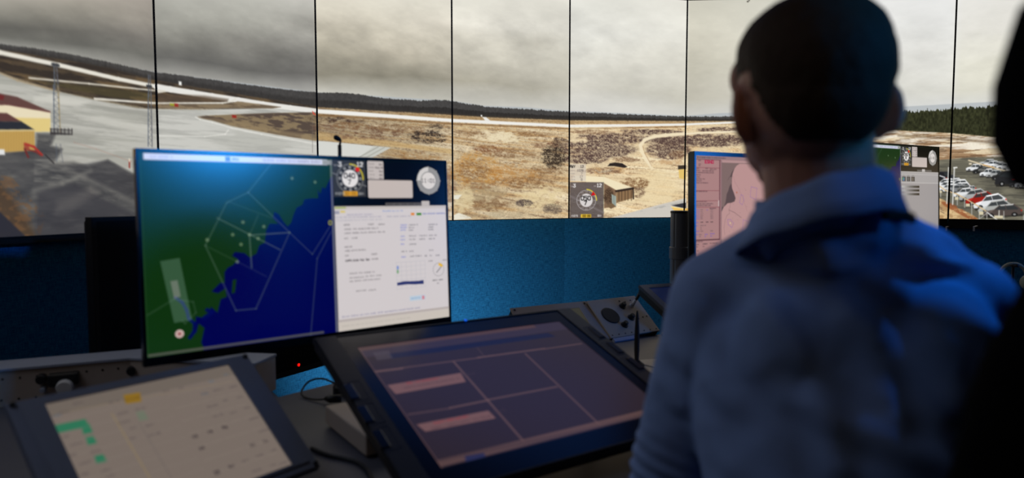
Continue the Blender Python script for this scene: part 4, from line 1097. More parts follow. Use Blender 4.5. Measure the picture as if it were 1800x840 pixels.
        p.ell(c, .0165, .0165, (226, 180, 50), 1, inner=.6, a0=0, a1=60); p.line([(c[0] - .006, c[1] + .007), (c[0] + .008, c[1] - .006)], .0018, (90, 86, 88), raw=True)
        sc(615, 640, 366); sc(700, 722, 360); sc(640, 700, 480, (90, 86, 88)); sc(665, 680, 496)
        q0 = z3(505, 590); p.rect(q0[0], q0[1] - .007, q0[0] + .046, q0[1] + .005, (186, 200, 214), rad=.002); p.rect(q0[0] + .036, q0[1] - .005, q0[0] + .043, q0[1] + .004, (206, 130, 140)); p.scribble(q0[0] + .004, q0[0] + .032, q0[1] - .003, .004, (110, 150, 190), .7, 5)
        p.rect(sx + .001, H - .027, W - .001, H - .021, (180, 170, 166)); p.rect(sx + .001, H - .021, W - .001, H, (200, 191, 182)); p.scribble(sx + .01, W - .09, H - .035, .0042, (140, 136, 160), .8, 61); p.scribble(sx + .01, W - .12, H - .013, .004, (170, 164, 156), .5, 62)
    else:
        p.rect(sx + .001, yw + .003, W - .003, H, (150, 146, 148))
        p.rect(sx + .001, yw + .003, W - .003, yw + .052, (160, 157, 158)); p.rect(sx + .001, yw + .001, W - .003, yw + .006, (174, 170, 168)); p.rect(sx + .001, yw + .012, W - .003, yw + .016, (180, 177, 176), .8)
        p.rect(sx + .001, yw + .050, W - .003, yw + .053, (184, 181, 180)); p.rect(tb := sx + .13, yw - .008, W - .06, yw + .001, (92, 90, 88)); p.rect(sx + .17, yw - .011, sx + .195, yw + .001, (186, 182, 180))
        for k, cl in enumerate(((70, 120, 170), (90, 90, 92), (100, 92, 86))):
            x0 = sx + .010 + k * .036; p.rect(x0, yw + .024, x0 + .028, yw + .045, (60, 60, 62)); p.rect(x0 + .006, yw + .028, x0 + .018, yw + .043, cl); p.scribble(x0 + .004, x0 + .022, yw + .018, .003, (90, 90, 90), .7, k)
        p.rect(sx + .011, yw + .030, sx + .022, yw + .036, (60, 140, 70))
        for k in range(3):
            y0 = yw + .064 + k * .0165
            for j in range(30):
                v = 190 - j * 6.2
                p.rect(sx + .006 + j * .0047, y0, sx + .006 + (j + 1.1) * .0047, y0 + .009, (v, v, v))
    return p

M_SCR = screen_mat('monitor_picture', 1.0, 0.21, 0.5)
def big_monitor(name, label, pos, yaw, tilt, pic, W=0.708, H=0.398, side=0.006, top=0.007, bot=0.018, screen_m=None, rimm=None, group=None):
    t = thing(name, label, 'monitor', pos, rotm(yaw, tilt), group)
    picture_mesh('screen', pic, (-W / 2, 0.0, H / 2), (1, 0, 0), (0, 0, -1), screen_m or M_SCR, t)
    frame_mesh('bezel', rimm or M_BEZEL, t, -W / 2 - side, W / 2 + side, -H / 2 - bot, H / 2 + top, -W / 2, W / 2, -H / 2, H / 2, -0.0015, 0.02, 0.0012)
    bm = bmesh.new()
    add_box(bm, -W / 2 - side + .002, W / 2 + side - .002, 0.012, 0.030, -H / 2 - bot + .002, H / 2 + top - .002, 0.004)
    add_box(bm, -W * .30, W * .30, 0.029, 0.052, -H * .34, H * .30, 0.008)
    for k in range(7): add_box(bm, -W * .22, W * .22, 0.050, 0.0535, H * (.06 + .028 * k), H * (.07 + .028 * k), 0.0)
    finish(bm, 'housing', M_BLACK, t)
    box('mounting_plate', M_DGREY, t, -0.06, 0.06, 0.050, 0.062, -0.06, 0.06, 0.002)
    return t
def pole_with_arm(label, base, top_z, r, mon_pt, group=None):
    """round clamp pole standing on the desk with an arm reaching a monitor's back"""
    t = thing('monitor_pole', label, 'pole', base, (0, 0, 0), group)
    h = top_z - base[2]
    bm = bmesh.new()
    n = 40; rings = []
    for z in (0.0, h - 0.006):
        ring = []
        for k in range(n):
            a = 2 * math.pi * k / n
            rr = r * (0.93 if abs(((k * 360 / n) % 90) - 45) < 6 else 1.0)      # shallow grooves along the post
            ring.append(bm.verts.new((rr * math.cos(a), rr * math.sin(a), z)))
        rings.append(ring)
    for k in range(n): bm.faces.new((rings[0][k], rings[0][(k + 1) % n], rings[1][(k + 1) % n], rings[1][k]))
    bm.faces.new(rings[0][::-1]); bm.faces.new(rings[1])
    finish(bm, 'post', M_POLE, t, False)
    lathe('cap', M_BLACK, t, [(r * 1.04, h - 0.007), (r * 1.04, h), (r * .9, h + .002), (0, h + .002)])
    lathe('clamp_foot', M_BLACK, t, [(r * 1.9, 0), (r * 1.9, .008), (r * 1.2, .016), (r * 1.2, .03), (0, .03)])
    m = Vector(mon_pt) - Vector(base)
    rad = Vector((m.x, m.y, 0)).normalized() * r
    lathe('arm_collar', M_POLE, t, [(r * 1.04, m.z - .022), (r * 1.10, m.z - .02), (r * 1.10, m.z + .02), (r * 1.04, m.z + .022)])
    e = Vector((m.x, m.y, 0)).cross(Vector((0, 0, 1))).normalized() * 0.03
    tube('arm', M_DGREY, t, smooth_pts([(rad.x, rad.y, m.z), tuple(Vector((m.x, m.y, m.z)) * .5 + e + Vector((0, 0, m.z * .5))), tuple(m)], 5), 0.016)
    return t

mp = map_picture(None, 0.0014)
mon = big_monitor('monitor', 'large monitor with a green and blue coast map beside a white page', (-0.44, 1.539, 1.126), 0.696, 0.044, mp, group='large monitors')
mp2 = map_picture(None, 0.0022, alt=True)
big_monitor('monitor', 'large monitor with map and grey settings window, right of the man\'s neck', (1.661, 2.965, 1.26), 0.547, 0.04, mp2, group='large monitors')

# ------------------------------------------------------------------ pink chart monitor
def chart_picture():
    W, H = 0.708, 0.398
    p = Pic(W, H, 0.0018, None, (168, 128, 126), aa=0.0011)
    k = 0.00182                                  # metres for one photograph pixel on this screen
    def z(x, y):                                 # enlarged-crop pixel -> screen metres
        return ((x - 97) / 3.82 * k, (y - 128) / 3.82 * k)
    def r(x0, y0, x1, y1, col, a=1.0): q0 = z(x0, y0); q1 = z(x1, y1); p.rect(q0[0], q0[1], q1[0], q1[1], col, a)
    def sc(x0, x1, y, col=(70, 50, 54), h=7, a=.8, sd=0): q0 = z(x0, y); q1 = z(x1, y); p.scribble(q0[0], q1[0], q0[1] - h * k / 7.6, h / 3.82 * k, col, a, sd + int(y))
    r(97, 128, 2000, 150, (150, 122, 124)); sc(108, 380, 139, (40, 34, 40), 7, .9)
    r(97, 150, 2000, 154, (80, 50, 56), .8)
    for y in (205, 357, 425, 468): r(97, y, 322, y + 3, (128, 66, 72), .9)
    r(318, 154, 328, 690, (104, 66, 72), .9); r(310, 424, 318, 464, (206, 186, 184)); r(97, 684, 326, 692, (80, 50, 56), .9)
    q = z(182, 158); p.text('ESNO', q[0], q[1], 0.0088, (176, 20, 66), 0.0022, ratio=1.25)
    for x0, x1, y in ((118, 145, 160), (122, 142, 184), (122, 142, 194), (97, 128, 212), (186, 212, 211), (228, 292, 215), (97, 135, 226), (158, 264, 227), (97, 266, 240), (97, 142, 254), (97, 134, 268), (97, 178, 282), (97, 152, 294), (97, 212, 307), (97, 204, 364), (97, 200, 432), (97, 258, 446), (97, 236, 458), (226, 286, 477)): sc(x0, x1, y)
    for y in (486, 498, 510, 522, 534, 546):
        sc(100, 132, y, (110, 90, 176), 6); sc(140, 164, y, (90, 74, 78), 6, .7); sc(234, 262, y, (90, 74, 78), 6, .7)
    sc(198, 210, 488, (110, 90, 176), 6)
    for x0, x1, y, c in ((100, 120, 570, 1), (140, 166, 569, 0), (190, 216, 569, 0), (234, 262, 569, 0), (100, 116, 592, 1), (140, 190, 590, 2), (142, 150, 604, 2), (142, 150, 616, 2), (100, 130, 628, 1), (140, 162, 628, 2), (234, 256, 628, 2), (100, 118, 650, 1), (126, 150, 650, 2), (180, 208, 650, 1), (232, 276, 648, 1), (130, 140, 664, 2), (180, 190, 664, 1), (234, 252, 664, 1)):
        sc(x0, x1, y, ((20, 16, 20), (104, 84, 190), (96, 80, 84))[c], 7, .9)
    sc(97, 160, 698); sc(97, 124, 716, (40, 34, 40)); sc(162, 204, 714, (40, 34, 40)); sc(228, 300, 712); sc(100, 118, 732); sc(162, 180, 732); sc(108, 122, 758)
    # chart
    r(334, 150, 2000, 170, (178, 142, 140), 1); r(334, 154, 342, 900, (132, 104, 108)); r(342, 168, 2000, 1000, (126, 104, 100))
    land = [(470, 205), (450, 240), (440, 290), (444, 340), (466, 380), (480, 410), (470, 432), (440, 440), (400, 444), (366, 466), (342, 502), (342, 1000), (2000, 1000), (2000, 172), (520, 172), (490, 186)]
    p.poly([z(*q) for q in land], (184, 144, 141), raw=True)
    dk = (84, 68, 68)
    p.poly([z(*q) for q in [(466, 205), (442, 232), (430, 252), (400, 290), (412, 268), (440, 262), (442, 300), (418, 330), (406, 360), (392, 380), (380, 440), (342, 500), (346, 470), (372, 464), (400, 444), (440, 440), (470, 432), (480, 410), (466, 380), (444, 340), (438, 300), (446, 250)]], dk, .85, raw=True)
    p.line([z(*q) for q in [(430, 440), (424, 470), (414, 490), (420, 514), (396, 526), (376, 560), (366, 610), (374, 660)]], .0008, (80, 60, 66), .8, raw=True)
    p.line([z(*q) for q in [(414, 490), (470, 508), (540, 545)]], .0009, (60, 44, 50), .9, raw=True); p.line([z(*q) for q in [(456, 258), (474, 300), (510, 340), (560, 420), (600, 500)]], .0012, (150, 110, 112), .6, raw=True)
    for pts in ([(402, 556), (430, 556), (462, 582), (444, 612), (408, 590), (402, 556)], [(536, 384), (556, 392), (566, 424), (548, 456), (520, 440), (536, 384)], [(640, 330), (700, 340), (690, 420), (630, 400), (640, 330)], [(560, 560), (640, 580), (620, 660), (550, 640), (560, 560)]):
        p.line([z(*q) for q in pts], .0011, (130, 90, 170), .9, raw=True)
    rr = random.Random(5)
    for n_ in range(240):
        x, y = rr.uniform(345, 1500), rr.uniform(330, 960)
        if x < 440 and y < 460: continue
        q = z(x, y); p.line([q, (q[0] + rr.uniform(-.006, .006), q[1] + rr.uniform(-.003, .003))], .0007, (90, 70, 76), .5, raw=True)
    q = z(492, 370); p.ell(q, .003, .002, (176, 90, 50)); q = z(428, 580); p.ell(q, .002, .002, (236, 220, 160))
    return p
pp = chart_picture()
yw2 = 0.547
left = at(1225.0, 273, 2.15)
cpos = Vector(left) + Vector((math.cos(yw2), math.sin(yw2), 0)) * 0.354 + Vector((0, 0, -0.199))
big_monitor('monitor', 'monitor with a pink aerodrome chart headed ESNO, left of the man\'s head', tuple(cpos), yw2, 0.02, pp, side=0.0085, top=0.0135, bot=0.014, screen_m=screen_mat('chart_picture', 1.0, 0.6, 0.12), rimm=mat('glossy_wide_bezel', rgb(20, 24, 30), 0.18), group='large monitors')

# dark monitor in standby behind the map monitor
dl = at(160, 382, 1.88); yd = R(60)
dW, dH = 0.96, 0.60
dc = Vector(dl) + Vector((math.cos(yd), math.sin(yd), 0)) * dW / 2 + Vector((0, 0, -dH / 2))
t = thing('monitor', 'black switched-off monitor with a red standby light, left of the coast map', 'monitor', tuple(dc), rotm(yd, 0.0), 'large monitors')
box('screen', mat('unlit_screen', rgb(4, 4, 5), 0.5, spec=0.12), t, -dW / 2 + .012, dW / 2 - .012, -0.001, 0.004, -dH / 2 + .02, dH / 2 - .012, 0)
frame_mesh('bezel', M_MATTE, t, -dW / 2, dW / 2, -dH / 2, dH / 2, -dW / 2 + .012, dW / 2 - .012, -dH / 2 + .02, dH / 2 - .012, -0.003, 0.03)
box('housing', M_BLACK, t, -dW / 2 + .01, dW / 2 - .01, 0.01, 0.06, -dH / 2 + .01, dH / 2 - .01, .006)
lx = None
o_ = np.array([0, 0, CZ]); ux_, uy_, n_ = axes(yd, 0.0); d_ = ray(524, 641); tt_ = ((np.array(dc) - o_) @ n_) / (d_ @ n_); q_ = o_ + d_ * tt_ - np.array(dc)
led = lathe('standby_light', M_REDLED, t, [(0.0055, 0), (0.0055, 0.002), (0.003, 0.003), (0.0, 0.003)], M=Matrix.Translation((float(q_ @ ux_), -0.003, max(float(q_ @ uy_), -dH / 2 + .008))) @ Matrix.Rotation(R(90), 4, 'X'), seg=16)
led['label'] = 'small round red standby light'
tube('stand_column', M_DGREY, t, [(0.02, 0.085, 0.05), (0.02, 0.085, -float(dc.z) + 0.02)], 0.028, 20)
lathe('stand_foot', M_DGREY, t, [(0.17, -float(dc.z)), (0.17, -float(dc.z) + .01), (.16, -float(dc.z) + .018), (0.03, -float(dc.z) + .03)], loc=(0.02, 0.085, 0))

# ------------------------------------------------------------------ desk
ZD = 0.74
def dk(px, py, z=ZD): p = atz(px, py, z); return (float(p[0]), float(p[1]))
e1, e2 = dk(490, 697), dk(590, 672)
rear = [(-1.48, 1.50), (-1.30, 1.66), (-0.985, 1.815), (-0.70, 1.765), (-0.62, 1.735), e1, e2, (-0.15, 2.16), (0.16, 2.36), (0.60, 2.46), (1.20, 2.72), (1.75, 3.03), (2.15, 2.95)]
front = [(2.35, 2.15), (1.55, 1.72), (0.95, 1.52), (0.50, 1.22), (0.10, 1.03), (-0.25, 0.80), (-0.62, 0.66), (-1.05, 0.62), (-1.46, 0.75)]
t = thing('control_desk', 'long curved dark grey control desk carrying the tablets and radio panels', 'desk', (0, 1.6, 0))
def loc(pts): return [(x, y - 1.6) for x, y in pts]
poly_prism('desktop', M_GREY, loc(rear + front), ZD - 0.032, ZD, t, 0.003)
for x, y, a in ((-1.22, 1.1, 0.5), (-0.30, 1.35, 0.7), (0.85, 1.95, 0.4), (1.9, 2.45, 0.4)):
    M = Matrix.Translation((x, y - 1.6, 0)) @ Matrix.Rotation(a, 4, 'Z')
    box('leg', M_DGREY, t, -0.04, 0.04, -0.28, 0.28, 0.0, ZD - 0.032, 0.004, M)

# rear rack module along the left of the desk
ma, mb, mc = (-1.46, 1.576), (-0.985, 1.80), (-0.612, 1.745)
def offl(pts, d):
    P = [np.array(p) for p in pts]; out = []
    for i in range(len(P)):
        a = P[max(i - 1, 0)]; b = P[min(i + 1, len(P) - 1)]; tt = (b - a) / np.linalg.norm(b - a)
        out.append(tuple(P[i] + np.array([tt[1], -tt[0]]) * d))
    return out
zt = ZD + 0.092
rearl = [ma, mb, mc]; frl = offl(rearl, 0.10)
t = thing('rack_module', 'low grey equipment rail with drilled front along the rear left desk edge', 'equipment rail', (mb[0], mb[1], ZD))
def rl(pts): return [(x - mb[0], y - mb[1]) for x, y in pts]
poly_prism('body', M_PANEL, rl(frl + rearl[::-1]), 0.0, zt - ZD - 0.006, t, 0.0015)
poly_prism('top_rail', M_ALU, rl(offl(rearl, 0.104) + [(ma[0] - .002, ma[1] + .002), (mb[0], mb[1] + .003), (mc[0] + .003, mc[1])][::-1]), zt - ZD - 0.0055, zt - ZD + 0.001, t, 0.001)
fa, fb = np.array(frl[0]), np.array(frl[1]); fd = (fb - fa) / np.linalg.norm(fb - fa); fn = np.array([fd[1], -fd[0]])
def on_face(px, zz_=None):
    d = ray(px, 660)[:2]
    M = np.array([[fd[0], -d[0]], [fd[1], -d[1]]]); s_, k_ = np.linalg.solve(M, -fa)
    return fa + fd * s_, CZ
L_ = np.linalg.norm(fb - fa)
scr = None
for k in range(14):
    for zz_ in (0.018, 0.068):
        s_ = 0.03 + k * (L_ - .06) / 13 + (0.004 if zz_ > .05 else 0)
        p_ = fa + fd * s_ - np.array(mb)
        M = Matrix.Translation((p_[0], p_[1], zz_)) @ Vector((fn[0], fn[1], 0)).to_track_quat('Z', 'Y').to_matrix().to_4x4()
        if scr is None:
            scr = lathe('screw', M_RUBBER, t, [(.0026, 0), (.0026, .0012), (0, .0016)], seg=10)
            o = scr
        else:
            o = scr.copy(); C.objects.link(o); o.parent = t
        o.matrix_local = M
def face_item(px, py):
    """point on the rail front seen at a pixel"""
    d = ray(px, py); M = np.array([[fd[0], -d[0]], [fd[1], -d[1]]]); s_, k_ = np.linalg.solve(M, -fa)
    p = np.array([0, 0, CZ]) + d * k_
    return p
qn = Vector((fn[0], fn[1], 0)).to_track_quat('Z', 'Y').to_matrix().to_4x4()
def knob_on(name, px, py, r, dpt, m):
    p = face_item(px, py); M = Matrix.Translation((p[0] - mb[0], p[1] - mb[1], p[2] - ZD)) @ qn
    return lathe(name, m, t, [(r, 0), (r, dpt * .7), (r * .85, dpt), (0, dpt)], M=M, seg=18)
knob_on('rotary_knob', 74, 664, 0.0115, 0.025, M_BLACK)
knob_on('rotary_knob', 231, 650, 0.0110, 0.022, M_BLACK)
p = face_item(115, 664); Mb = Matrix.Translation((p[0] - mb[0], p[1] - mb[1], p[2] - ZD)) @ Matrix.Rotation(math.atan2(fd[1], fd[0]), 4, 'Z')
box('connector_block', M_BLACK, t, -0.033, 0.030, -0.026, 0.001, -0.014, 0.016, 0.004, Mb)
o = knob_on('push_button', 117, 675, 0.0185, 0.046, M_WHITE); o['label'] = 'round white push button'
o = knob_on('key_plug', 78, 681, 0.006, 0.034, M_ALU)

# ------------------------------------------------------------------ small tablet, lower left
SW, SH = 0.30, 0.30 * 0.796
spos, syaw, stilt = (-0.506 * 0.30 / 0.28, 1.007 * 0.30 / 0.28, CZ - 0.362 * 0.30 / 0.28), 0.937, 0.914
def small_picture():
    T = planeT(spos, syaw, stilt, SW, SH)
    p = Pic(SW, SH, 0.0013, T, (146, 132, 122), aa=0.0008)
    def z(x, y): return (x / 3.0, 600 + y / 3.0)
    p.rect(0, 0, SW, 0.024, (134, 122, 112))
    n = fbm(p.X * 20, p.Y * 20, 4, 3)
    p.line([z(230, 390), z(1230, 210)], .0012, (170, 150, 110), .5)
    p.poly([z(650, 282), z(738, 268), (249, 706), z(664, 330)], (166, 128, 44)); q = T(*z(694, 302)); p.scribble(q[0] - .012, q[0] + .012, q[1] - .003, .006, (120, 88, 30), .6, 3)
    for a in ([z(288, 442), z(450, 408), z(470, 450), z(300, 484)], [z(430, 440), z(470, 432), z(490, 480), z(438, 490)], [z(450, 506), z(492, 496), z(512, 536), z(464, 546)], [z(498, 604), z(545, 594), z(564, 632), z(508, 644)]): p.poly(a, (58, 140, 104))
    p.poly([z(715, 372), z(760, 364), z(784, 410), z(736, 420)], (128, 142, 120), .8)
    p.line([z(590, 380), z(790, 720)], .002, (176, 152, 104), .6); p.line([z(735, 430), z(905, 720)], .0015, (120, 110, 108), .5)
    rr = random.Random(12)
    def w(x, y, ww=.014, h=.0045, c=(104, 92, 92), a=.75): q = T(*z(x, y)); p.scribble(q[0] - ww / 2, q[0] + ww / 2, q[1] - h / 2, h, c, a, int(x + y))
    for x, y in ((300, 385), (345, 370), (600, 318), (875, 262), (955, 245), (410, 325), (1075, 275), (1150, 255), (1230, 238), (645, 378), (735, 355), (655, 425), (700, 455), (790, 440), (700, 510), (810, 490), (350, 500), (400, 540), (380, 600), (450, 640), (500, 580), (555, 680), (1120, 340), (1190, 310), (1260, 295), (1150, 390), (1230, 375), (1300, 350), (1340, 405), (1390, 470), (1440, 575), (1370, 600), (1220, 655), (1290, 630), (1350, 680), (1440, 650), (1495, 640), (440, 700), (580, 710)):
        w(x, y, rr.uniform(.008, .020))
    for x, y in ((1028, 500), (1108, 476), (1186, 452), (1064, 562), (1332, 545), (1400, 525), (1145, 690), (1220, 660)): w(x, y, .009, .008, (74, 64, 66), .9)
    for x, y in ((1080, 275), (300, 390), (1115, 210), (1190, 175)): w(x, y, .010, .006, (110, 130, 150), .5)
    for x in range(5):
        for y in range(7): p.rect(.172 + x * .024, .036 + y * .028, .192 + x * .024, .038 + y * .028, (160, 146, 134), .5)
    for k in range(9): p.rect(.010, .035 + k * .022, .085, .0362 + k * .022, (160, 148, 138), .5)
    for k in range(9): p.rect(.09, .035 + k * .022, .165, .0362 + k * .022, (160, 148, 138), .35)
    return p
sp = small_picture()
t = thing('touch_panel', 'small grey-framed touch panel with a pale page of green and yellow cells, lower left', 'touch panel', spos, rotm(syaw, stilt))
picture_mesh('screen', sp, (-SW / 2, 0, SH / 2), (1, 0, 0), (0, 0, -1), screen_mat('touch_picture', 0.62, 0.45, 0.4), t)
so = (-0.195, 0.197, -0.139, 0.137)
frame_mesh('inner_frame', M_FRAME, t, so[0] + .016, so[1] - .014, so[2] + .012, so[3] - .012, -SW / 2, SW / 2, -SH / 2, SH / 2, -0.004, 0.012, 0.002)
frame_mesh('outer_frame', M_FRAME, t, so[0], so[1], so[2], so[3], so[0] + .018, so[1] - .016, so[2] + .014, so[3] - .014, -0.001, 0.014, 0.002)
box('housing', M_DGREY, t, so[0] + .006, so[1] - .006, .012, .022, so[2] + .006, so[3] - .006, .003)
for x in (so[0] + .007, so[1] - .007):
    for z_ in (so[2] + .007, so[3] - .007):
        lathe('bolt', M_RUBBER, t, [(.0045, 0), (.0045, .003), (.003, .0045), (0, .0045)], M=Matrix.Translation((x, -0.001, z_)) @ Matrix.Rotation(R(90), 4, 'X'), seg=12)
Mi = rotm(syaw, stilt).transposed()
def from_world(p, pos, M3): return M3.transposed() @ (Vector(p) - Vector(pos))
m3 = rotm(syaw, stilt)
back_xy = Vector((-math.sin(syaw), math.cos(syaw)))
for sx_ in (-0.13, 0.13):           # wedge feet down to the desk
    bm = bmesh.new()
    a = m3 @ Vector((sx_, .021, so[3] - .05)) + Vector(spos); b = m3 @ Vector((sx_, .021, so[2] + .03)) + Vector(spos)
    add_tube(bm, [from_world(a, spos, m3), from_world((a.x, a.y, ZD), spos, m3)], .008, 10)
    add_tube(bm, [from_world(b, spos, m3), from_world((b.x, b.y, ZD), spos, m3)], .008, 10)
    add_tube(bm, [from_world((a.x, a.y, ZD + .005), spos, m3), from_world((b.x, b.y, ZD + .005), spos, m3)], .005, 8)
    finish(bm, 'stand_foot', M_DGREY, t)

# ------------------------------------------------------------------ large pen display, centre
TW, TH = 0.518, 0.518 * 0.732
tpos, tyaw, ttilt = (0.001, 1.365, 0.869), 0.596, 1.219
def pen_picture():
    T = planeT(tpos, tyaw, ttilt, TW, TH)
    p = Pic(TW, TH, 0.0015, T, (44, 36, 44), aa=0.001)
    def z(x, y): return (470 + x / 2.535, 540 + y / 2.535)
    p.rect(0, 0, TW, TH, (66, 46, 46), .25)
    p.rect(0, 0.0, TW, 0.038, (58, 48, 64), .9)
    p.rect(0, 0.0, TW * .85, 0.014, (92, 66, 62), .8)
    p.poly([z(540, 205), z(1250, 112), z(1285, 128), z(552, 226)], (26, 28, 58), .95)
    p.poly([z(470, 200), z(540, 190), z(560, 224), z(490, 234)], (82, 74, 84), .6)
    gl = (112, 84, 82)
    for a, b, w_, al in ((z(480, 285), z(600, 270), .006, .9), (z(600, 268), z(950, 222), .004, .7), (z(940, 222), z(1235, 182), .005, .8), (z(1235, 184), z(1400, 160), .004, .7),
                 (z(630, 475), z(815, 448), .004, .6), (z(815, 446), z(985, 412), .005, .8), (z(985, 410), z(1290, 352), .005, .7), (z(830, 240), z(1145, 598), .0045, .8), (z(1150, 205), z(1480, 520), .0045, .7), (z(935, 178), z(970, 220), .002, .5)):
        p.line([a, b], w_, gl, al)
    for a, sd in (([z(535, 345), z(862, 290), z(885, 330), z(572, 385)], 1), ([z(665, 520), z(985, 458), z(1018, 492), z(705, 552)], 2)):
        p.poly(a, (124, 90, 88)); q = T(*((a[0][0] + a[1][0]) / 2, (a[0][1] + a[1][1]) / 2))
        p.scribble(q[0] - .04, q[0] + .03, q[1] + .002, .006, (170, 50, 50), .7, sd); p.scribble(q[0] - .05, q[0] + .07, q[1] + .014, .006, (84, 60, 60), .6, sd + 4); p.scribble(q[0] + .08, q[0] + .105, q[1] + .004, .010, (70, 54, 58), .5, sd + 9)
    p.rect(0, TH - .020, TW, TH - .004, (110, 82, 76), .8); p.poly([z(880, 660), z(965, 645), z(975, 668), z(885, 690)], (40, 44, 84), .9); p.poly([z(760, 690), z(1690, 500), z(1680, 470), z(1500, 520), z(760, 670)], (60, 46, 50), .3)
    p.rect(0, 0, .003, TH, (110, 80, 76), .7)
    return p
tp = pen_picture()
t = thing('pen_display', 'large dark pen display with a dim brown page of boxes, tilted low on the desk', 'pen display', tpos, rotm(tyaw, ttilt))
picture_mesh('screen', tp, (-TW / 2, 0.001, TH / 2), (1, 0, 0), (0, 0, -1), screen_mat('pen_picture', 0.75, 0.25, 0.6), t)
to = (-0.333, 0.333, -0.245, 0.243)
frame_mesh('glass_bezel', M_BEZEL, t, to[0] + .045, to[1] - .045, to[2] + .006, to[3] - .006, -TW / 2, TW / 2, -TH / 2, TH / 2, 0.0, 0.006, 0.001)
frame_mesh('rim', M_BLACK, t, to[0], to[1], to[2], to[3], to[0] + .045, to[1] - .045, to[2] + .006, to[3] - .006, -0.002, 0.012, 0.003)
box('housing', M_BLACK, t, to[0] + .002, to[1] - .002, .008, .026, to[2] + .002, to[3] - .002, .006)
for sx_ in (-1, 1):
    for k in range(3):
        zc = 0.115 - k * 0.07 if sx_ > 0 else 0.045 - k * 0.07
        box('side_button', M_BEZEL, t, sx_ * .322 - .006 - .006, sx_ * .322 + .006 - (.0 if sx_ > 0 else -.0), -.004, .001, zc - .024, zc + .024, .0015)
        frame_mesh('button_ring', M_DGREY, t, sx_ * .312 - .013, sx_ * .312 + .013, zc - .03, zc + .03, sx_ * .312 - .012, sx_ * .312 + .012, zc - .029, zc + .029, -.0026, -.0018, .0003)
o_ = np.array([0, 0, CZ]); ux_, uy_, n_ = axes(tyaw, ttilt); d_ = ray(818, 564.5); tt_ = ((np.array(tpos) - o_) @ n_) / (d_ @ n_); q_ = o_ + d_ * tt_ - np.array(tpos)
led = lathe('power_light', M_BLUELED, t, [(0.0035, 0), (0.0035, 0.0015), (0.0, 0.002)], M=Matrix.Translation((float(q_ @ ux_), -0.002, float(q_ @ uy_))) @ Matrix.Rotation(R(90), 4, 'X'), seg=14)
led['label'] = 'small blue power light on the top rim'
m3 = rotm(tyaw, ttilt)
for sx_ in (-0.17, 0.17):
    bm = bmesh.new()
    a = m3 @ Vector((sx_, .026, 0.17)) + Vector(tpos); b = m3 @ Vector((sx_, .026, -0.05)) + Vector(tpos)
    for q in (a, b): add_tube(bm, [from_world(q, tpos, m3), from_world((q.x, q.y, ZD), tpos, m3)], .012, 12)
    add_tube(bm, [from_world((a.x, a.y, ZD + .006), tpos, m3), from_world((b.x, b.y, ZD + .006), tpos, m3)], .006, 8)
    finish(bm, 'stand_foot', M_DGREY, t)

# light grey junction box beside the pen display
A_, B_ = dk(572, 749), dk(643, 808)
ab = Vector((B_[0] - A_[0], B_[1] - A_[1])); nb = Vector((-ab.y, ab.x)).normalized()
if nb.x < 0: nb = -nb
t = thing('junction_box', 'low grey box under the left edge of the pen display', 'box', (A_[0], A_[1], ZD), (0, 0, math.atan2(ab.y, ab.x)))
L_ = ab.length
box('case', M_PANEL, t, 0, L_, 0.0, 0.09, 0.006, 0.046, 0.003)
for x in (.02, L_ - .02):
    for y in (.015, .075): lathe('foot', M_RUBBER, t, [(.008, 0), (.008, .0065), (0, .0065)], loc=(x, y, 0), seg=12)

# cables
def desk_pt(px, py, z=0.0): p = atz(px, py, ZD + z); return (float(p[0]), float(p[1]), ZD + z)
def cable(name, label, cat, pts, r=0.003, group=None):
    o = tube(name, M_CABLE, None, smooth_pts(pts, 8), r, 10)
    return tag(o, label, cat, group)
t = thing('usb_cable', 'black looped cable with a plug, left of the pen display by the blue wall gap', 'cable', desk_pt(575, 698, .008))
base = Vector(desk_pt(575, 698, .008))
lp = [desk_pt(*q) for q in ((575, 701, .010), (556, 702, .006), (536, 698, .004), (530, 688, .012))] + [tuple(Vector(desk_pt(540, 693, .0)) + Vector((0, 0.02, .028))), tuple(Vector(desk_pt(566, 690, 0)) + Vector((0, .02, .030))), tuple(Vector(desk_pt(600, 694, 0)) + Vector((0, .02, .014))), tuple(Vector(desk_pt(640, 700, 0)) + Vector((0, .02, .012)))]
tube('cord', M_CABLE, t, smooth_pts([tuple(Vector(p) - base) for p in lp], 8), .0026, 10)
pd = (Vector(desk_pt(600, 699, .012)) - Vector(desk_pt(575, 701, .010))); 
tube('plug', M_CABLE, t, [Vector(desk_pt(572, 701, .010)) - base, Vector(desk_pt(580, 701, .012)) - base, Vector(desk_pt(600, 700, .012)) - base], [.005, .0095, .0095], 12)
cable('power_cable', 'thin black cable lying between the touch panel and the pen display', 'cable', [desk_pt(548, 788, .004), desk_pt(575, 799, .004), desk_pt(606, 806, .004), desk_pt(632, 815, .004), desk_pt(650, 835, .004), desk_pt(655, 870, .004)], .0045)
cable('desk_cable', 'black cable curving across the blue gap behind the junction box', 'cable', [desk_pt(600, 668, .004), tuple(Vector(desk_pt(572, 668, 0)) + Vector((.02, 0.05, .012))), tuple(Vector(desk_pt(556, 655, 0)) + Vector((0.02, .04, .03)))], .0022)

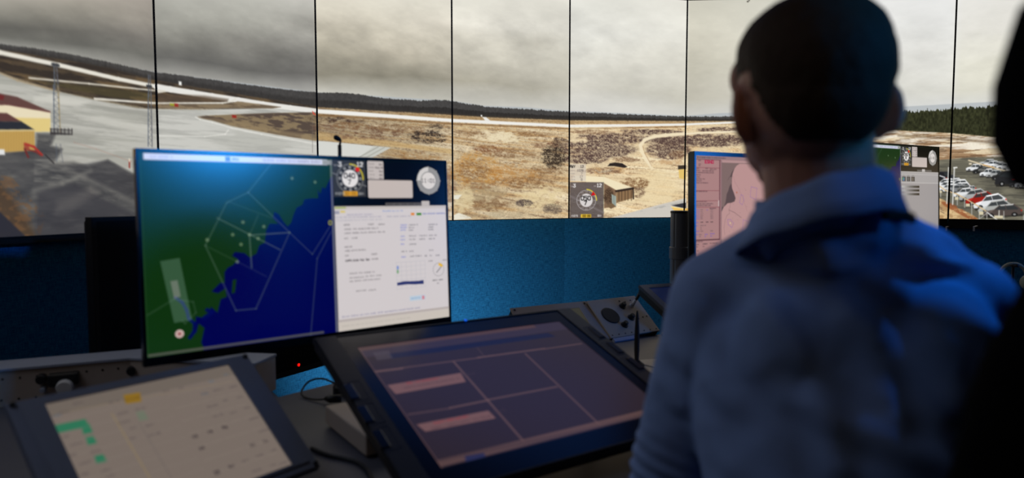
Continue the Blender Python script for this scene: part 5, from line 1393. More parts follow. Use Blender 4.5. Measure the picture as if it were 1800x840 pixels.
# ------------------------------------------------------------------ radio panels right of the pen display
def tilted_unit(name, label, cat, pos, yaw, tilt, W, H, depth=0.022, m=M_PANEL):
    t = thing(name, label, cat, pos, rotm(yaw, tilt))
    m3 = rotm(yaw, tilt)
    return t, m3
RS = 0.235 / 0.19
rpos = (0.324 * RS, 1.965 * RS, CZ - 0.347 * RS); ryaw, rtilt = 0.592, 0.873
RW, RH = 0.235, 0.235 * 0.732
t, m3 = tilted_unit('radio_panel', 'beige-grey control panel with a round speaker and black knobs, by the man\'s arm', 'control panel', rpos, ryaw, rtilt, RW, RH)
box('face_plate', M_PANEL, t, -RW / 2, RW / 2, 0, .006, -RH / 2, RH / 2, .0015)
box('housing', M_BLACK, t, -RW / 2 + .002, RW / 2 - .002, .006, .032, -RH / 2 + .002, RH / 2 - .004, .002)
Rx = Matrix.Rotation(R(90), 4, 'X')
def rp(px, py):
    T = planeT(rpos, ryaw, rtilt, RW, RH); x, y = T(px, py); return (x - RW / 2, RH / 2 - y)
def crop3(x, y): return (860 + x / 2.8, 360 + y / 2.8)
x, z_ = rp(*crop3(597, 545))
lathe('speaker_grille', M_RUBBER, t, [(.036, 0), (.036, .002), (.033, .003), (0, .003)], M=Matrix.Translation((x, 0, z_)) @ Rx, seg=32)
for q in ((655, 500), (698, 556), (665, 592)):
    x, z_ = rp(*crop3(*q))
    k = lathe('rotary_knob', M_BLACK, t, [(.0135, 0), (.0135, .003), (.010, .004), (.009, .016), (.007, .018), (0, .018)], M=Matrix.Translation((x, 0, z_)) @ Rx, seg=20)
x, z_ = rp(*crop3(700, 498))
lathe('jack_socket', M_ALU, t, [(.009, 0), (.009, .004), (.006, .006), (0, .006)], M=Matrix.Translation((x, 0, z_)) @ Rx, seg=18)
for q in ((640, 474), (668, 478), (694, 470), (735, 560), (756, 552), (775, 548)):
    x, z_ = rp(*crop3(*q)); lathe('indicator', M_RUBBER, t, [(.0028, 0), (.0028, .0015), (0, .0015)], M=Matrix.Translation((x, 0, z_)) @ Rx, seg=10)
for k in range(8): lathe('screw', M_RUBBER, t, [(.0024, 0), (.0024, .0012), (0, .0012)], M=Matrix.Translation((-RW / 2 + .012 + k * (RW - .024) / 7, 0, -RH / 2 + .010)) @ Rx, seg=8)
lab = box('label_strip', mat('pale_strip', rgb(170, 176, 196), .4), t, -RW / 2 + .004, -RW / 2 + .115, -.002, .010, -RH / 2 - .018, -RH / 2 - .004, .001); lab['label'] = 'pale strip along the lower edge'
for sx_ in (-.09, .09):
    for zz_ in (-.06, .06):
        a = m3 @ Vector((sx_, .03, zz_)) + Vector(rpos); tube('stand_foot', M_BLACK, t, [from_world(a, rpos, m3), from_world((a.x, a.y, ZD), rpos, m3)], .007, 8)
LS = 0.32 / 0.30
lpos = (0.155 * LS, 2.153 * LS, CZ - 0.404 * LS); lyaw, ltilt = 0.526, 0.918
LW, LH = 0.314, 0.32 * 0.565
t, m3 = tilted_unit('radio_panel', 'beige-grey panel with a dim olive screen, left neighbour of the speaker panel', 'control panel', lpos, lyaw, ltilt, LW, LH)
frame_mesh('face_plate', M_PANEL, t, -LW / 2, LW / 2, -LH / 2, LH / 2, -LW / 2 + .055, LW / 2 - .045, -LH / 2 + .02, LH / 2 - .028, 0, .006, .0015)
box('screen', mat('olive_screen', rgb(60, 60, 46), .3, emit=rgb(52, 50, 38), estr=1.0), t, -LW / 2 + .053, LW / 2 - .043, .0015, .004, -LH / 2 + .018, LH / 2 - .026, 0)
box('housing', M_BLACK, t, -LW / 2 + .002, LW / 2 - .002, .0045, .032, -LH / 2 + .002, LH / 2 - .004, .002)
for x in (-LW / 2 + .012, LW / 2 - .012):
    lathe('bolt', M_RUBBER, t, [(.004, 0), (.004, .002), (0, .002)], M=Matrix.Translation((x, 0, LH / 2 - .012)) @ Rx, seg=10)
for sx_ in (-.12, .12):
    for zz_ in (-.06, .06):
        a = m3 @ Vector((sx_, .03, zz_)) + Vector(lpos); tube('stand_foot', M_BLACK, t, [from_world(a, lpos, m3), from_world((a.x, a.y, ZD), lpos, m3)], .007, 8)

# headset lead plugged into the speaker panel
jx, jz = rp(*crop3(700, 500)); mr = rotm(ryaw, rtilt)
jw = mr @ Vector((jx, -.006, jz)) + Vector(rpos); jn = mr @ Vector((0, -1, 0))
t = thing('headset_lead', 'black lead with a metal plug rising from the speaker panel', 'cable', tuple(jw))
c1 = Vector(at(1122, 520, jw.y + .01)); c2 = Vector(at(1128, 509, jw.y + .02)); c3 = Vector(at(1140, 504.5, jw.y + .02)); c4 = Vector(at(1152, 512, jw.y + .05))
tube('plug', M_ALU, t, [Vector((0, 0, 0)), (c1 - jw) * .55], [.0065, .006], 14)
tube('cord', M_CABLE, t, smooth_pts([(c1 - jw) * .5, c1 - jw, c2 - jw, c3 - jw, c4 - jw, c4 - jw + Vector((.05, .06, -.12)), Vector((c4.x + .09 - jw.x, c4.y + .05 - jw.y, ZD + .006 - jw.z))], 8), [.0055] * 12 + [.0035] * 37, 10)

# small tilted device on a foot, right of the speaker panel
gpos = tuple(Vector(at(1140, 505, 2.13)) + Vector((.105, .02, -.028)))
t = thing('small_touch_screen', 'small tilted dark screen on a foot between the speaker panel and the man\'s arm', 'touch screen', gpos, rotm(0.42, 1.18))
frame_mesh('frame', M_DGREY, t, -.11, .11, -.075, .075, -.085, .09, -.055, .055, -.002, .008, .001)
box('screen', mat('dim_blue_screen', rgb(14, 22, 44), .25, emit=rgb(16, 26, 60), estr=.6), t, -.086, .091, 0, .003, -.056, .056, 0)
box('housing', M_BLACK, t, -.108, .108, .006, .03, -.073, .073, .003)
m3 = rotm(0.42, 1.18)
a = m3 @ Vector((0, .03, .0)) + Vector(gpos)
tube('foot_arm', M_BLACK, t, [from_world(a, gpos, m3), from_world((a.x + .02, a.y, ZD + .01), gpos, m3)], .009, 10)
bm = bmesh.new(); add_box(bm, -.05, .05, -.05, .05, 0, .01, .002)
Mw = m3.transposed().to_4x4() @ Matrix.Translation(Vector((a.x + .02, a.y, ZD)) - Vector(gpos))
for v in bm.verts: v.co = Mw @ v.co
finish(bm, 'foot_plate', M_BLACK, t)

# pen standing upright
pb = at(1119, 646, 1.98); pb[2] = ZD
ptop = at(1118, 546, 1.98)
t = thing('stylus', 'black pen standing upright in its holder beside the pen display', 'pen', (float(pb[0]), float(pb[1]), ZD))
lathe('holder', M_BLACK, t, [(.022, 0), (.022, .008), (.012, .016), (.009, .02), (0, .02)], seg=24)
hh = float(ptop[2]) - ZD
lathe('barrel', M_RUBBER, t, [(.0062, .018), (.0078, .05), (.0078, hh * .55), (.0055, hh * .8), (.0042, hh - .012), (.002, hh), (0, hh)], seg=18)
# cream sheet on the desk
pq = [desk_pt(1072, 652), desk_pt(1080, 612), desk_pt(1215, 604), desk_pt(1240, 668)]
pts = [(0.27, 1.70), (0.30, 2.03), (0.57, 2.10), (0.62, 1.80)]
o = poly_prism('paper_sheet', M_PAPER, pts, ZD + .0006, ZD + .002); tag(o, 'cream paper sheet on the desk below the speaker panel', 'paper')
t = thing('thin_cable', 'thin grey cable looping over the cream sheet', 'cable', desk_pt(1110, 655, .003))
b0 = Vector(desk_pt(1110, 655, .003))
tube('cord', M_DGREY, t, smooth_pts([tuple(Vector(p) - b0) for p in (desk_pt(1125, 640, .004), desk_pt(1140, 643, .006), desk_pt(1153, 648, .006), desk_pt(1150, 660, .004), desk_pt(1130, 672, .004))], 8), .0016, 8)

# gooseneck microphone behind the map monitor
mY = 1.70
mx = (596 - 900) / 1200 * mY
t = thing('desk_microphone', 'black gooseneck microphone rising just above the map monitor', 'microphone', (mx, mY, ZD))
lathe('base', M_BLACK, t, [(.022, 0), (.022, .02), (.016, .03), (.006, .034), (0, .034)], seg=24)
zt_ = float(at(597, 252, mY)[2]) - ZD; z2 = float(at(598, 272, mY)[2]) - ZD
xx = (599 - 900) / 1200 * mY - mx
tube('neck', M_CABLE, t, [(0, 0, .03), (xx, 0, z2 * .6), (xx, 0, z2)], .0028, 10)
tube('sleeve', M_BLACK, t, [(xx, 0, z2 - .04), (xx, 0, zt_ - .004)], .0048, 12)
h0 = Vector((xx, 0, zt_ - .006)); h1 = Vector(((601 - 900) / 1200 * mY - mx, 0, float(at(601, 246.5, mY)[2]) - ZD)); h2 = Vector(((592 - 900) / 1200 * mY - mx, -.01, float(at(591, 240.5, mY)[2]) - ZD))
tube('joint', M_CABLE, t, [h0, h1], .0028, 8)
tube('capsule', M_RUBBER, t, [h1 + (h1 - h2) * .05, h1.lerp(h2, .25), h1.lerp(h2, .8), h2 + (h2 - h1) * .05], [.003, .0058, .0068, .004], 14)

# monitor poles
pole_with_arm('dark grey grooved monitor pole between the speaker panel and the pink chart monitor', (0.2455 * 2.42, 2.42, ZD), float(at(1195, 371, 2.42)[2]), 0.031,
              tuple(cpos + Vector((-math.sin(yw2), math.cos(yw2), 0)) * .068 + Vector((0, 0, -.13))), 'monitor poles')
n1 = Vector((-math.sin(.696), math.cos(.696), 0))
pole_with_arm('dark grey monitor pole hidden behind the map monitor', (-0.345, 1.86, ZD), 1.20, 0.026, tuple(Vector((-0.44, 1.539, 1.10)) + n1 * .066), 'monitor poles')
n2 = Vector((-math.sin(.547), math.cos(.547), 0))
pole_with_arm('dark grey monitor pole behind the monitor right of the man', (1.52, 3.17 - .28 + .2, 0.0), 1.32, 0.03, tuple(Vector((1.661, 2.965, 1.25)) + n2 * .066), 'monitor poles')

# ------------------------------------------------------------------ the man: one continuous body, clothes and hair as children
def add_ell(bm, c, r, M=None, sub=3):
    q = bmesh.ops.create_icosphere(bm, subdivisions=sub, radius=1.0)
    for v in q['verts']:
        p = Vector((v.co.x * r[0], v.co.y * r[1], v.co.z * r[2]))
        if M is not None: p = M @ p
        v.co = p + Vector(c)
def add_cap(bm, a, b, ra, rb, n=8):
    """tapered limb between two joints with round ends"""
    a, b = Vector(a), Vector(b)
    L = (b - a).length
    pts, rr = [], []
    d = (b - a).normalized()
    for k in range(n):
        t = -math.pi / 2 + (math.pi / 2) * k / n
        pts.append(a + d * (math.sin(t) * ra)); rr.append(max(ra * math.cos(t), 1e-4))
    pts.append(a); rr.append(ra); pts.append(b); rr.append(rb)
    for k in range(1, n + 1):
        t = (math.pi / 2) * k / n
        pts.append(b + d * (math.sin(t) * rb)); rr.append(max(rb * math.cos(t), 1e-4))
    add_tube(bm, pts, rr, 20)
def loft_ell(bm, secs, n=32):
    """closed body from elliptical sections (x, y, z, rx, ry, turn)"""
    rings = []
    for x, y, z, rx, ry, a in secs:
        ca, sa = math.cos(a), math.sin(a); ring = []
        for k in range(n):
            t = 2 * math.pi * k / n
            u = rx * math.copysign(abs(math.cos(t)) ** 0.85, math.cos(t)); v = ry * math.copysign(abs(math.sin(t)) ** 0.85, math.sin(t))
            ring.append(bm.verts.new((x + u * ca - v * sa, y + u * sa + v * ca, z)))
        rings.append(ring)
    for i in range(len(rings) - 1):
        for k in range(n): bm.faces.new((rings[i][k], rings[i][(k + 1) % n], rings[i + 1][(k + 1) % n], rings[i + 1][k]))
    bm.faces.new(rings[0][::-1]); bm.faces.new(rings[-1])
def voxel(bm, size, smooth_it=4, fac=0.5):
    me = bpy.data.meshes.new('tmp'); bmesh.ops.recalc_face_normals(bm, faces=bm.faces); bm.to_mesh(me); bm.free()
    o = bpy.data.objects.new('tmp', me); C.objects.link(o)
    m = o.modifiers.new('r', 'REMESH'); m.mode = 'VOXEL'; m.voxel_size = size
    s = o.modifiers.new('s', 'SMOOTH'); s.factor = fac; s.iterations = smooth_it
    dg = bpy.context.evaluated_depsgraph_get()
    out = bpy.data.meshes.new_from_object(o.evaluated_get(dg))
    bpy.data.objects.remove(o); bpy.data.meshes.remove(me)
    return out
def mesh_obj(name, me, m, parent):
    me.name = name; me.materials.clear(); me.materials.append(m)
    me.polygons.foreach_set('use_smooth', [True] * len(me.polygons))
    o = bpy.data.objects.new(name, me); C.objects.link(o); o.parent = parent
    return o
def get_co(me):
    a = np.empty(len(me.vertices) * 3, np.float32); me.vertices.foreach_get('co', a); return a.reshape(-1, 3).astype(float)
def get_no(me):
    a = np.empty(len(me.vertices) * 3, np.float32); me.vertices.foreach_get('normal', a); return a.reshape(-1, 3).astype(float)

man = thing('person', 'man in a light blue shirt seated with his back to us, short dark hair', 'person', (0.40, 0.70, 0.0))
MO = Vector(man.location)
HC_ = Vector((0.3320, 0.775, 1.372))       # middle of the skull
SL, SR = Vector((0.262, 0.86, 1.108)), Vector((0.518, 0.79, 1.112))
EL, ER = Vector((0.214, 0.925, 0.845)), Vector((0.595, 0.95, 0.865))
WL_, WR_ = Vector((0.345, 1.150, 0.800)), Vector((0.61, 1.205, 0.808))
HIP = Vector((0.40, 0.70, 0.60))
HL, HR = Vector((0.31, 0.74, 0.585)), Vector((0.49, 0.71, 0.585))
KL, KR = Vector((0.27, 1.13, 0.575)), Vector((0.55, 1.12, 0.575))
AL, AR = Vector((0.28, 1.16, 0.10)), Vector((0.57, 1.18, 0.10))
def torso_secs(g):
    return [(0.400, 0.705, 0.54, .165 + g, .115 + g, .05), (0.398, 0.705, 0.62, .172 + g, .122 + g, .05), (0.395, 0.735, 0.74, .158 + g, .112 + g, 0.02), (0.392, 0.775, 0.88, .162 + g, .112 + g, -.05),
            (0.390, 0.812, 1.00, .165 + g, .112 + g, -.16), (0.388, 0.828, 1.08, .158 + g, .100 + g, -.22), (0.384, 0.828, 1.14, .122 + g, .078 + g, -.22), (0.376, 0.822, 1.18, .080 + g, .062 + g, -.15)]
def arm_parts(bm, g):
    for S, E_, W_ in ((SL, EL, WL_), (SR, ER, WR_)):
        add_cap(bm, S, E_, .052 + g, .040 + g); add_cap(bm, E_, W_, .038 + g, .026 + g * .7)
    add_cap(bm, (0.350, .822, 1.182), SL, .040 + g, .050 + g); add_cap(bm, (0.418, .808, 1.188), SR, .040 + g, .050 + g)
bm = bmesh.new()
loft_ell(bm, torso_secs(-0.012)); arm_parts(bm, -0.006)
# neck and head
add_cap(bm, (0.372, .815, 1.16), (0.345, .782, 1.31), .062, .060)
for c, r in (((0, -.004, 0.0), (.0740, .099, .078)), ((.002, 0, .020), (.0705, .090, .062)), ((0, -.020, -.030), (.069, .078, .062)), ((0, .020, -.050), (.066, .074, .062)), ((0, .055, -.072), (.050, .048, .045)),
             ((0, .086, -.103), (.024, .022, .019)), ((0, .072, .012), (.066, .036, .045)), ((-.034, .084, -.036), (.020, .018, .018)), ((.034, .084, -.036), (.020, .018, .018)),
             ((0, .101, .002), (.052, .012, .009)), ((0, .101, -.080), (.024, .012, .006)), ((0, .100, -.088), (.020, .012, .006))):
    add_ell(bm, HC_ + Vector(c), r)
add_cap(bm, HC_ + Vector((0, .098, -.008)), HC_ + Vector((0, .119, -.043)), .007, .0115)
for s in (-1, 1): add_ell(bm, HC_ + Vector((s * .012, .108, -.047)), (.009, .009, .007))
for s in (-1, 1):        # ears: bowl and rim, standing a little off the head
    c = HC_ + Vector((-.0725 if s < 0 else .0865, -.002, -.040 if s < 0 else -.034)); M = Matrix.Rotation(s * R(40), 3, 'Z') @ Matrix.Rotation(s * R(8), 3, 'Y')
    add_ell(bm, c, (.0045, .0135, .026), M)
    ring = [c + M @ Vector((s * .003, .0145 * math.cos(a) - .001 + .004 * math.sin(a), .0275 * math.sin(a) + .002)) for a in [2 * math.pi * k / 22 for k in range(23)]]
    add_tube(bm, ring, [.0048 if 3 < k < 19 else .0040 for k in range(23)], 8)
    add_ell(bm, c + Vector((-s * .004, .004, -.026)), (.006, .008, .010), M)
    add_ell(bm, c + Vector((-s * .010, .006, 0)), (.012, .010, .020))
# hands: palm, five bent fingers
def hand(bm, W_, fwd, side, up, s):
    """s=+1 right hand; side points to the little-finger side"""
    W_ = Vector(W_); f = Vector(fwd).normalized(); u = Vector(up); u = (u - f * u.dot(f)).normalized(); r = f.cross(u).normalized() * s
    pc = W_ + f * .048 - u * .004
    Mx = Matrix((r, f, u)).transposed()
    add_ell(bm, pc, (.040, .050, .015), Mx); add_ell(bm, pc + f * .018, (.041, .034, .013), Mx)
    for k, (o_s, L_, rad) in enumerate(((-.030, .074, .0085), (-.0105, .084, .009), (.0095, .078, .0085), (.029, .062, .0075))):
        a = pc + f * .036 + r * o_s; sp = (f + r * o_s * 2.2).normalized()
        p1 = a + sp * L_ * .46 + u * .010; p2 = p1 + sp * L_ * .32 - u * .012; p3 = p2 + sp * L_ * .20 - u * .014
        add_cap(bm, a, p1, rad * 1.05, rad, 4); add_cap(bm, p1, p2, rad, rad * .92, 4); add_cap(bm, p2, p3, rad * .92, rad * .8, 4)
    a = pc - f * .022 - r * .026 - u * .002; p1 = a - r * .024 + f * .030 - u * .004; p2 = p1 - r * .006 + f * .030 - u * .006
    add_cap(bm, a, p1, .0135, .010, 4); add_cap(bm, p1, p2, .010, .0085, 4)
    add_cap(bm, W_ - f * .02, W_ + f * .02, .024, .022, 6)
hand(bm, WL_ + Vector((.010, .018, -.006)), (0.50, 0.86, -.10), None, (0, 0, 1), -1)
hand(bm, WR_ + Vector((.002, .020, -.006)), (0.10, 0.99, -.14), None, (0, 0, 1), 1)
# legs and feet
for H_, K_, A_ in ((HL, KL, AL), (HR, KR, AR)):
    add_cap(bm, H_, K_, .075, .052); add_cap(bm, K_, A_, .050, .034); add_cap(bm, A_ - Vector((0, .02, .035)), A_ + Vector((0, .15, -.055)), .036, .028)
body_me = voxel(bm, 0.0038, 3, 0.45)
co = get_co(body_me)
body_me.vertices.foreach_set('co', (co - np.array(MO)).astype(np.float32).ravel())
body = mesh_obj('body', body_me, M_SKIN, man)
M_SKIN.node_tree.nodes['Principled BSDF'].inputs['Subsurface Weight'].default_value = 0.25
M_SKIN.node_tree.nodes['Principled BSDF'].inputs['Subsurface Radius'].default_value = (0.012, 0.004, 0.002)
M_SKIN.node_tree.nodes['Principled BSDF'].inputs['Subsurface Scale'].default_value = 1.0
# eyes and brows
for s in (-1, 1):
    bm = bmesh.new(); add_ell(bm, HC_ - MO + Vector((s * .031, .0835, -.016)), (.0125, .0125, .0115)); e_ = finish(bm, 'eyeball', M_WHITE, man, True)
    bm = bmesh.new(); add_ell(bm, HC_ - MO + Vector((s * .031, .0950, -.016)), (.0055, .0020, .0055)); i_ = finish(bm, 'iris', mat('dark_iris', rgb(40, 50, 60), .2), man, True)
    bm = bmesh.new(); add_cap(bm, HC_ - MO + Vector((s * .014, .1125, .004)), HC_ - MO + Vector((s * .046, .100, .006)), .0034, .0022, 4); finish(bm, 'eyebrow', M_HAIR, man, True)
# hair: grown outward from the scalp, thin at the nape and over the ears
body_me.update()
nrm = get_no(body_me)
rel = co - np.array(HC_)
def hair_amount(rel):
    x, y, z = rel[:, 0], rel[:, 1], rel[:, 2]
    ax = np.abs(x + 0.004)
    # lower border seen from behind: low in the nape, rising over the ears, high at the brow
    nape = -0.080 + 0.30 * np.clip(ax - 0.030, 0, 1) ** 1.0 * 2.4
    low = np.where(y < -0.01, nape, np.interp(y, [-0.01, 0.02, 0.045, 0.07, 0.2], [0.004, 0.004, -0.010, 0.040, 0.050]))
    mixv = np.clip((y + 0.055) / 0.05, 0, 1)
    low = np.where((y >= -0.055) & (y < -0.01), nape * (1 - mixv) + 0.004 * mixv, low)
    low = np.maximum(low, -0.076 + 0 * low)
    return (z - low)
ha = hair_amount(rel)
dist = np.sqrt((rel[:, 0] / .085) ** 2 + (rel[:, 1] / .11) ** 2 + (rel[:, 2] / .10) ** 2)
earmask = (np.abs(rel[:, 0]) > .0715) & (rel[:, 2] < 0.002) & (rel[:, 1] > -.035)
keep = (ha > 0) & (dist < 1.5) & (rel[:, 2] > -.10) & (~earmask)
polys = np.empty(len(body_me.loops), np.int32); body_me.loops.foreach_get('vertex_index', polys)
ls = np.empty(len(body_me.polygons), np.int32); lt = ls.copy()
body_me.polygons.foreach_get('loop_start', ls); body_me.polygons.foreach_get('loop_total', lt)
faces = [tuple(polys[a:a + n]) for a, n in zip(ls, lt) if keep[polys[a:a + n]].all()]
idx = sorted({i for f in faces for i in f}); remap = {i: k for k, i in enumerate(idx)}
top = sstep(-.02, .05, rel[:, 2])
thick = 0.0006 + sstep(0, .055, ha) * 0.0062 + top * 0.0040
jit = (fbm(co[:, 0] * 160 + co[:, 2] * 40, co[:, 1] * 160 + co[:, 2] * 90, 3, 3) - .5) * 0.0020 * sstep(0, .03, ha)
hv = co + nrm * (thick + jit)[:, None]
# squared-off crown, a little higher on the right
rr_ = hv - np.array(HC_)
crown = sstep(.030, .085, rr_[:, 2]) * sstep(.02, .075, rr_[:, 0]) * 0.010
hv[:, 0] += crown * .10; hv[:, 2] += crown * .5
hm = bpy.data.meshes.new('hair')
hm.from_pydata([tuple(v) for v in (hv[idx] - np.array(MO))], [], [tuple(remap[i] for i in f) for f in faces])
hair = mesh_obj('hair', hm, M_HAIR, man)

# shirt
bm = bmesh.new()
loft_ell(bm, torso_secs(0.004)); arm_parts(bm, 0.010)
add_ell(bm, (0.385, .775, 1.06), (.12, .055, .10)); add_ell(bm, (.47, .735, 1.06), (.06, .05, .09), None); add_ell(bm, (.305, .775, 1.05), (.055, .05, .09))
add_ell(bm, (.470, .800, 1.165), (.06, .045, .042)); add_ell(bm, (.315, .835, 1.155), (.045, .04, .035))
add_cap(bm, (.374, .818, 1.16), (.356, .788, 1.228), .074, .070)
sh = voxel(bm, 0.0055, 10, 0.6)
co = get_co(sh); no = get_no(sh)
def bw(px, py, Y=0.72): p = at(px, py, Y); return np.array([p[0], p[2]])
ridges = [([(1215, 452), (1330, 470), (1460, 478), (1600, 462), (1740, 470)], .0016, .005), ([(1300, 500), (1370, 560), (1430, 660), (1450, 800)], .006, .015), ([(1400, 300), (1420, 380), (1470, 470), (1530, 600), (1550, 720)], .004, .014),
          ([(1470, 460), (1560, 500), (1660, 545), (1770, 610)], .004, .012), ([(1500, 560), (1600, 650), (1700, 750)], .004, .014), ([(1240, 480), (1270, 600), (1260, 760)], .005, .016), ([(1180, 560), (1210, 640), (1300, 720)], .005, .014),
          ([(1560, 430), (1640, 440), (1700, 470)], .004, .010), ([(1390, 700), (1480, 740), (1640, 800)], .005, .013), ([(1170, 700), (1230, 740), (1290, 830)], .005, .013), ([(1600, 520), (1640, 600), (1650, 700)], .002, .012)]
disp = np.zeros(len(co))
P2 = co[:, [0, 2]]
for pts, amp, wd in ridges:
    q = [bw(*p) for p in pts]; dmin = np.full(len(co), 9.0)
    for a, b in zip(q[:-1], q[1:]):
        ab = b - a; t_ = np.clip(((P2 - a) @ ab) / (ab @ ab), 0, 1); dmin = np.minimum(dmin, np.linalg.norm(P2 - a - t_[:, None] * ab, axis=1))
    disp += amp * np.exp(-(dmin / wd) ** 2) - amp * .45 * np.exp(-((dmin - wd * 1.9) / wd) ** 2)
facing = np.clip(-no[:, 1] * 1.6, 0, 1)
disp *= facing
disp += (fbm(co[:, 0] * 12 + co[:, 1] * 9, co[:, 2] * 9 + co[:, 1] * 5, 8, 4) - .5) * 0.014
# folds round the elbows and at the waist
for E_ in (EL, ER):
    dd = np.linalg.norm(co - np.array(E_), axis=1); disp += np.exp(-(dd / .07) ** 2) * .004 * np.sin(co[:, 2] * 260 + co[:, 0] * 90)
disp += np.exp(-((co[:, 2] - .66) / .05) ** 2) * .005 * np.sin(co[:, 2] * 200 + co[:, 0] * 30)
co = co + no * disp[:, None]
# cut the shirt open at the neck, the cuffs and the waist
sh.vertices.foreach_set('co', (co - np.array(MO)).astype(np.float32).ravel())
bm = bmesh.new(); bm.from_mesh(sh)
NK = Vector((0.362, .795, 0))
kill = []
for v in bm.verts:
    p = v.co + MO
    if p.z > 1.236 and (Vector((p.x, p.y, 0)) - NK).length < .085: kill.append(v)
    elif p.z < 0.585: kill.append(v)
    elif (p - WL_).dot((WL_ - EL).normalized()) > -0.004 and (p - WL_).length < .09: kill.append(v)
    elif (p - WR_).dot((WR_ - ER).normalized()) > -0.004 and (p - WR_).length < .09: kill.append(v)
bmesh.ops.delete(bm, geom=kill, context='VERTS')
bm.to_mesh(sh); bm.free()
shirt = mesh_obj('shirt', sh, M_SHIRT, man)
# collar
bm = bmesh.new()
def rim(a):     # height of the collar's folded edge round the neck (a = 0 right, -90 back)
    return 1.238 + .013 * math.cos(a) - .030 * math.sin(a)
prof = [(-.012, -.060), (-.006, -.030), (-.001, -.006), (.002, 0.0), (.0055, -.001), (.009, -.010), (.015, -.026), (.022, -.044), (.019, -.046), (.008, -.020), (.003, -.012), (-.003, -.034)]
n = 64; rings = []
for k in range(n + 1):
    a = R(100) + (2 * math.pi - R(20)) * k / n
    ring = []
    cx, cy = .3500, .780
    ex = 1.0 + .5 * math.exp(-((k / n - 0) / .06) ** 2) + .5 * math.exp(-((k / n - 1) / .06) ** 2)
    for dr, dz in prof:
        r_x, r_y = .068 + dr, .071 + dr
        low_ = dz * (ex if dz < -.02 and dr > .01 else 1)
        ring.append(bm.verts.new((cx + r_x * math.cos(a) - MO.x, cy + r_y * math.sin(a) - MO.y, rim(a) + low_ + .0012 * math.sin(a * 9) - MO.z)))
    rings.append(ring)
m_ = len(prof)
for k in range(n):
    for j in range(m_): bm.faces.new((rings[k][j], rings[k + 1][j], rings[k + 1][(j + 1) % m_], rings[k][(j + 1) % m_]))
bm.faces.new(rings[0]); bm.faces.new(rings[-1][::-1])
finish(bm, 'collar', M_SHIRT, shirt, True)
# black strap showing under the collar
pts = []
for k in range(30):
    a = R(-74) + R(36) * k / 29
    pts.append(Vector((.3500 + .0925 * math.cos(a), .780 + .0955 * math.sin(a), rim(a) - .050)) - MO)
bm = bmesh.new(); prev = None
for p in pts:
    c = Vector((.3500, .780, p.z)) - Vector((MO.x, MO.y, 0)); d = (p - c); d.z = 0; d.normalize()
    q = [bm.verts.new(p + d * .003 + Vector((0, 0, .0045))), bm.verts.new(p + d * .0045 - Vector((0, 0, .0055))), bm.verts.new(p - d * .004 - Vector((0, 0, .0055))), bm.verts.new(p - d * .004 + Vector((0, 0, .0045)))]
    if prev:
        for j in range(4): bm.faces.new((prev[j], q[j], q[(j + 1) % 4], prev[(j + 1) % 4]))
    prev = q
st = finish(bm, 'lanyard', M_STRAP, man, True); st['label'] = 'black strap under the shirt collar'
# trousers and shoes
bm = bmesh.new()
loft_ell(bm, [(0.400, 0.705, 0.515, .15, .11, .05), (0.400, 0.705, 0.54, .172, .122, .05), (0.398, 0.705, 0.60, .172, .124, .05), (0.396, 0.715, 0.655, .166, .119, .04)])
for H_, K_, A_ in ((HL, KL, AL), (HR, KR, AR)):
    add_cap(bm, H_, K_, .084, .062); add_cap(bm, K_, A_ + Vector((0, 0, .01)), .060, .050)
tr = voxel(bm, 0.008, 6, 0.5); co = get_co(tr); no = get_no(tr)
co += no * ((fbm(co[:, 0] * 14, co[:, 1] * 14 + co[:, 2] * 14, 3, 3) - .5) * .012)[:, None]
tr.vertices.foreach_set('co', (co - np.array(MO)).astype(np.float32).ravel())
mesh_obj('trousers', tr, M_TROUSER, man)
for A_ in (AL, AR):
    bm = bmesh.new()
    add_cap(bm, A_ + Vector((0, -.025, -.045)), A_ + Vector((0, .165, -.062)), .042, .034); add_cap(bm, A_ + Vector((0, -.01, -.01)), A_ + Vector((0, .01, -.04)), .045, .042)
    s_ = voxel(bm, .006, 4); c_ = get_co(s_); c_[:, 2] = np.maximum(c_[:, 2], .003)
    s_.vertices.foreach_set('co', (c_ - np.array(MO)).astype(np.float32).ravel()); mesh_obj('shoe', s_, M_SHOE, man)

# ------------------------------------------------------------------ his black office chair
cy_ = 0.20
chair = thing('office_chair', 'black high-backed office chair with headrest at the right edge', 'chair', (0.425, 0.700, 0.0), (0, 0, cy_))
# local frame: x right, y forward, z up
def pad(name, secs, m=M_CHAIR, n=36, vox=None):
    """cushion from rounded-rectangle sections stacked in z: (cx, cy, z, half width, half depth)"""
    bm = bmesh.new(); rings = []
    for cx, cy, z, rx, ry in secs:
        ring = []
        for k in range(n):
            t = 2 * math.pi * k / n
            ring.append(bm.verts.new((cx + rx * math.copysign(abs(math.cos(t)) ** .55, math.cos(t)), cy + ry * math.copysign(abs(math.sin(t)) ** .75, math.sin(t)) + (abs(math.cos(t)) ** 2) * rx * .14, z)))
        rings.append(ring)
    for i in range(len(rings) - 1):
        for k in range(n): bm.faces.new((rings[i][k], rings[i][(k + 1) % n], rings[i + 1][(k + 1) % n], rings[i + 1][k]))
    bm.faces.new(rings[0][::-1]); bm.faces.new(rings[-1])
    return finish(bm, name, m, chair, True)
pad('backrest', [(0, -.235, .585, .10, .01), (0, -.235, .60, .18, .030), (0, -.24, .66, .222, .036), (0, -.243, .80, .228, .038), (0, -.250, .95, .203, .038), (0, -.256, 1.05, .182, .036), (0, -.262, 1.13, .170, .033), (0, -.266, 1.18, .150, .028), (0, -.268, 1.205, .12, .018), (0, -.268, 1.213, .06, .006)])
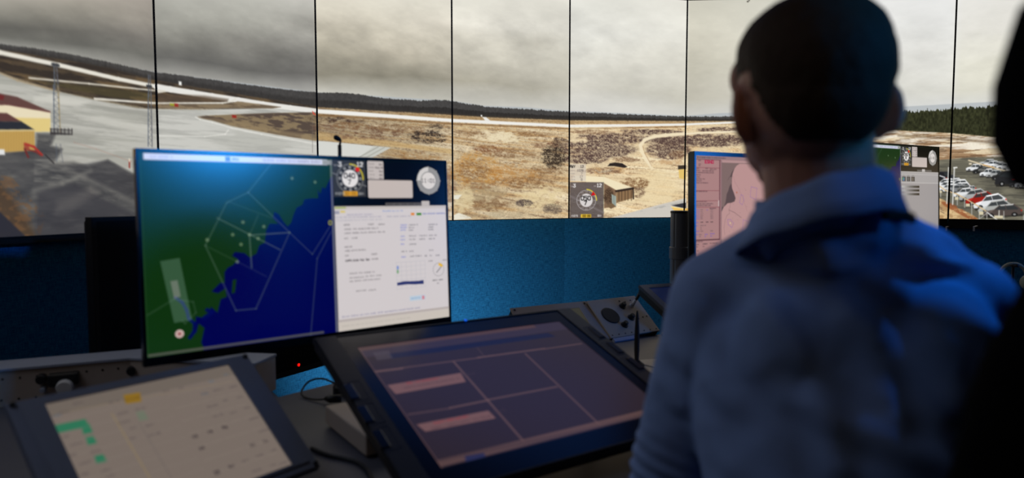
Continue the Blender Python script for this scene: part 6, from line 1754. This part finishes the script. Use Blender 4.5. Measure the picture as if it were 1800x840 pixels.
pad('headrest', [(0, -.255, 1.228, .08, .008), (0, -.255, 1.233, .118, .022), (0, -.255, 1.247, .146, .032), (0, -.256, 1.275, .162, .036), (0, -.257, 1.312, .163, .036), (0, -.258, 1.360, .150, .033), (0, -.258, 1.390, .12, .024), (0, -.258, 1.400, .06, .006)])
bm = bmesh.new(); add_box(bm, -.235, .235, -.20, .24, .435, .500, .028, None, 4); s_ = finish(bm, 'seat', M_CHAIR, chair, True)
tube('back_spine', M_BLACK, chair, smooth_pts([(0, -.05, .40), (0, -.20, .42), (0, -.300, .56), (0, -.300, .85), (0, -.305, 1.15), (0, -.300, 1.30)], 6), .020, 12)
for s in (-1, 1):
    tube('arm_post', M_BLACK, chair, smooth_pts([(s * .17, .02, .43), (s * .285, .02, .45), (s * .290, .02, .62)], 5), .016, 10)
    box('armrest', M_RUBBER, chair, s * .290 - .04, s * .290 + .04, -.11, .14, .62, .648, .012)
lathe('gas_column', M_DGREY, chair, [(.032, .10), (.032, .26), (.022, .26), (.022, .40), (.09, .41), (.09, .434), (0, .434)])
for k in range(5):
    a = R(72 * k + 18); d = Vector((math.cos(a), math.sin(a), 0))
    tube('base_leg', M_BLACK, chair, [d * .02 + Vector((0, 0, .115)), d * .16 + Vector((0, 0, .105)), d * .30 + Vector((0, 0, .080))], [.026, .022, .016], 10)
    lathe('caster', M_RUBBER, chair, [(.028, -.02), (.030, -.012), (.030, .012), (.028, .02), (0, .02)], M=Matrix.Translation(d * .30 + Vector((0, 0, .031))) @ Matrix.Rotation(a + .5, 4, 'Z') @ Matrix.Rotation(R(90), 4, 'X'), seg=18)

# pale headset on a small stand, beyond the man's right shoulder
hY = 2.45
hp = at(1781, 470, hY)
t = thing('headset_stand', 'small black stand holding the pale headset behind the man\'s right shoulder', 'stand', (float(hp[0]), hY, ZD))
lathe('base', M_BLACK, t, [(.05, 0), (.05, .006), (.01, .012), (0, .012)], seg=28)
hz = float(hp[2]) - ZD
tube('post', M_BLACK, t, [(0, 0, .008), (0, 0, hz + .004)], .005, 10)
tube('cradle', M_BLACK, t, [(0, -.022, hz + .008), (0, .022, hz + .008)], .006, 10)
t = thing('headset', 'pale grey-green headset hanging behind the man\'s right shoulder', 'headset', (float(hp[0]), hY, float(hp[2]) + .012))
M_HS = mat('pale_grey_green_plastic', rgb(190, 194, 160), .45)
arcp = [Vector((.050 * math.sin(R(a)), 0, .050 * math.cos(R(a)) - .048)) for a in range(-95, 96, 10)]
tube('headband', M_HS, t, arcp, .006, 10)
for s_ in (-1, 1):
    lathe('ear_cup', M_HS, t, [(.020, -.010), (.024, -.005), (.024, .006), (.017, .012), (0, .012)], M=Matrix.Translation((s_ * .050, 0, -.066)) @ Matrix.Rotation(R(90) * s_, 4, 'Y'), seg=22)
tube('microphone_boom', M_BLACK, t, smooth_pts([(-.055, -.01, -.07), (-.07, -.05, -.085), (-.05, -.09, -.09)], 5), .0022, 8)
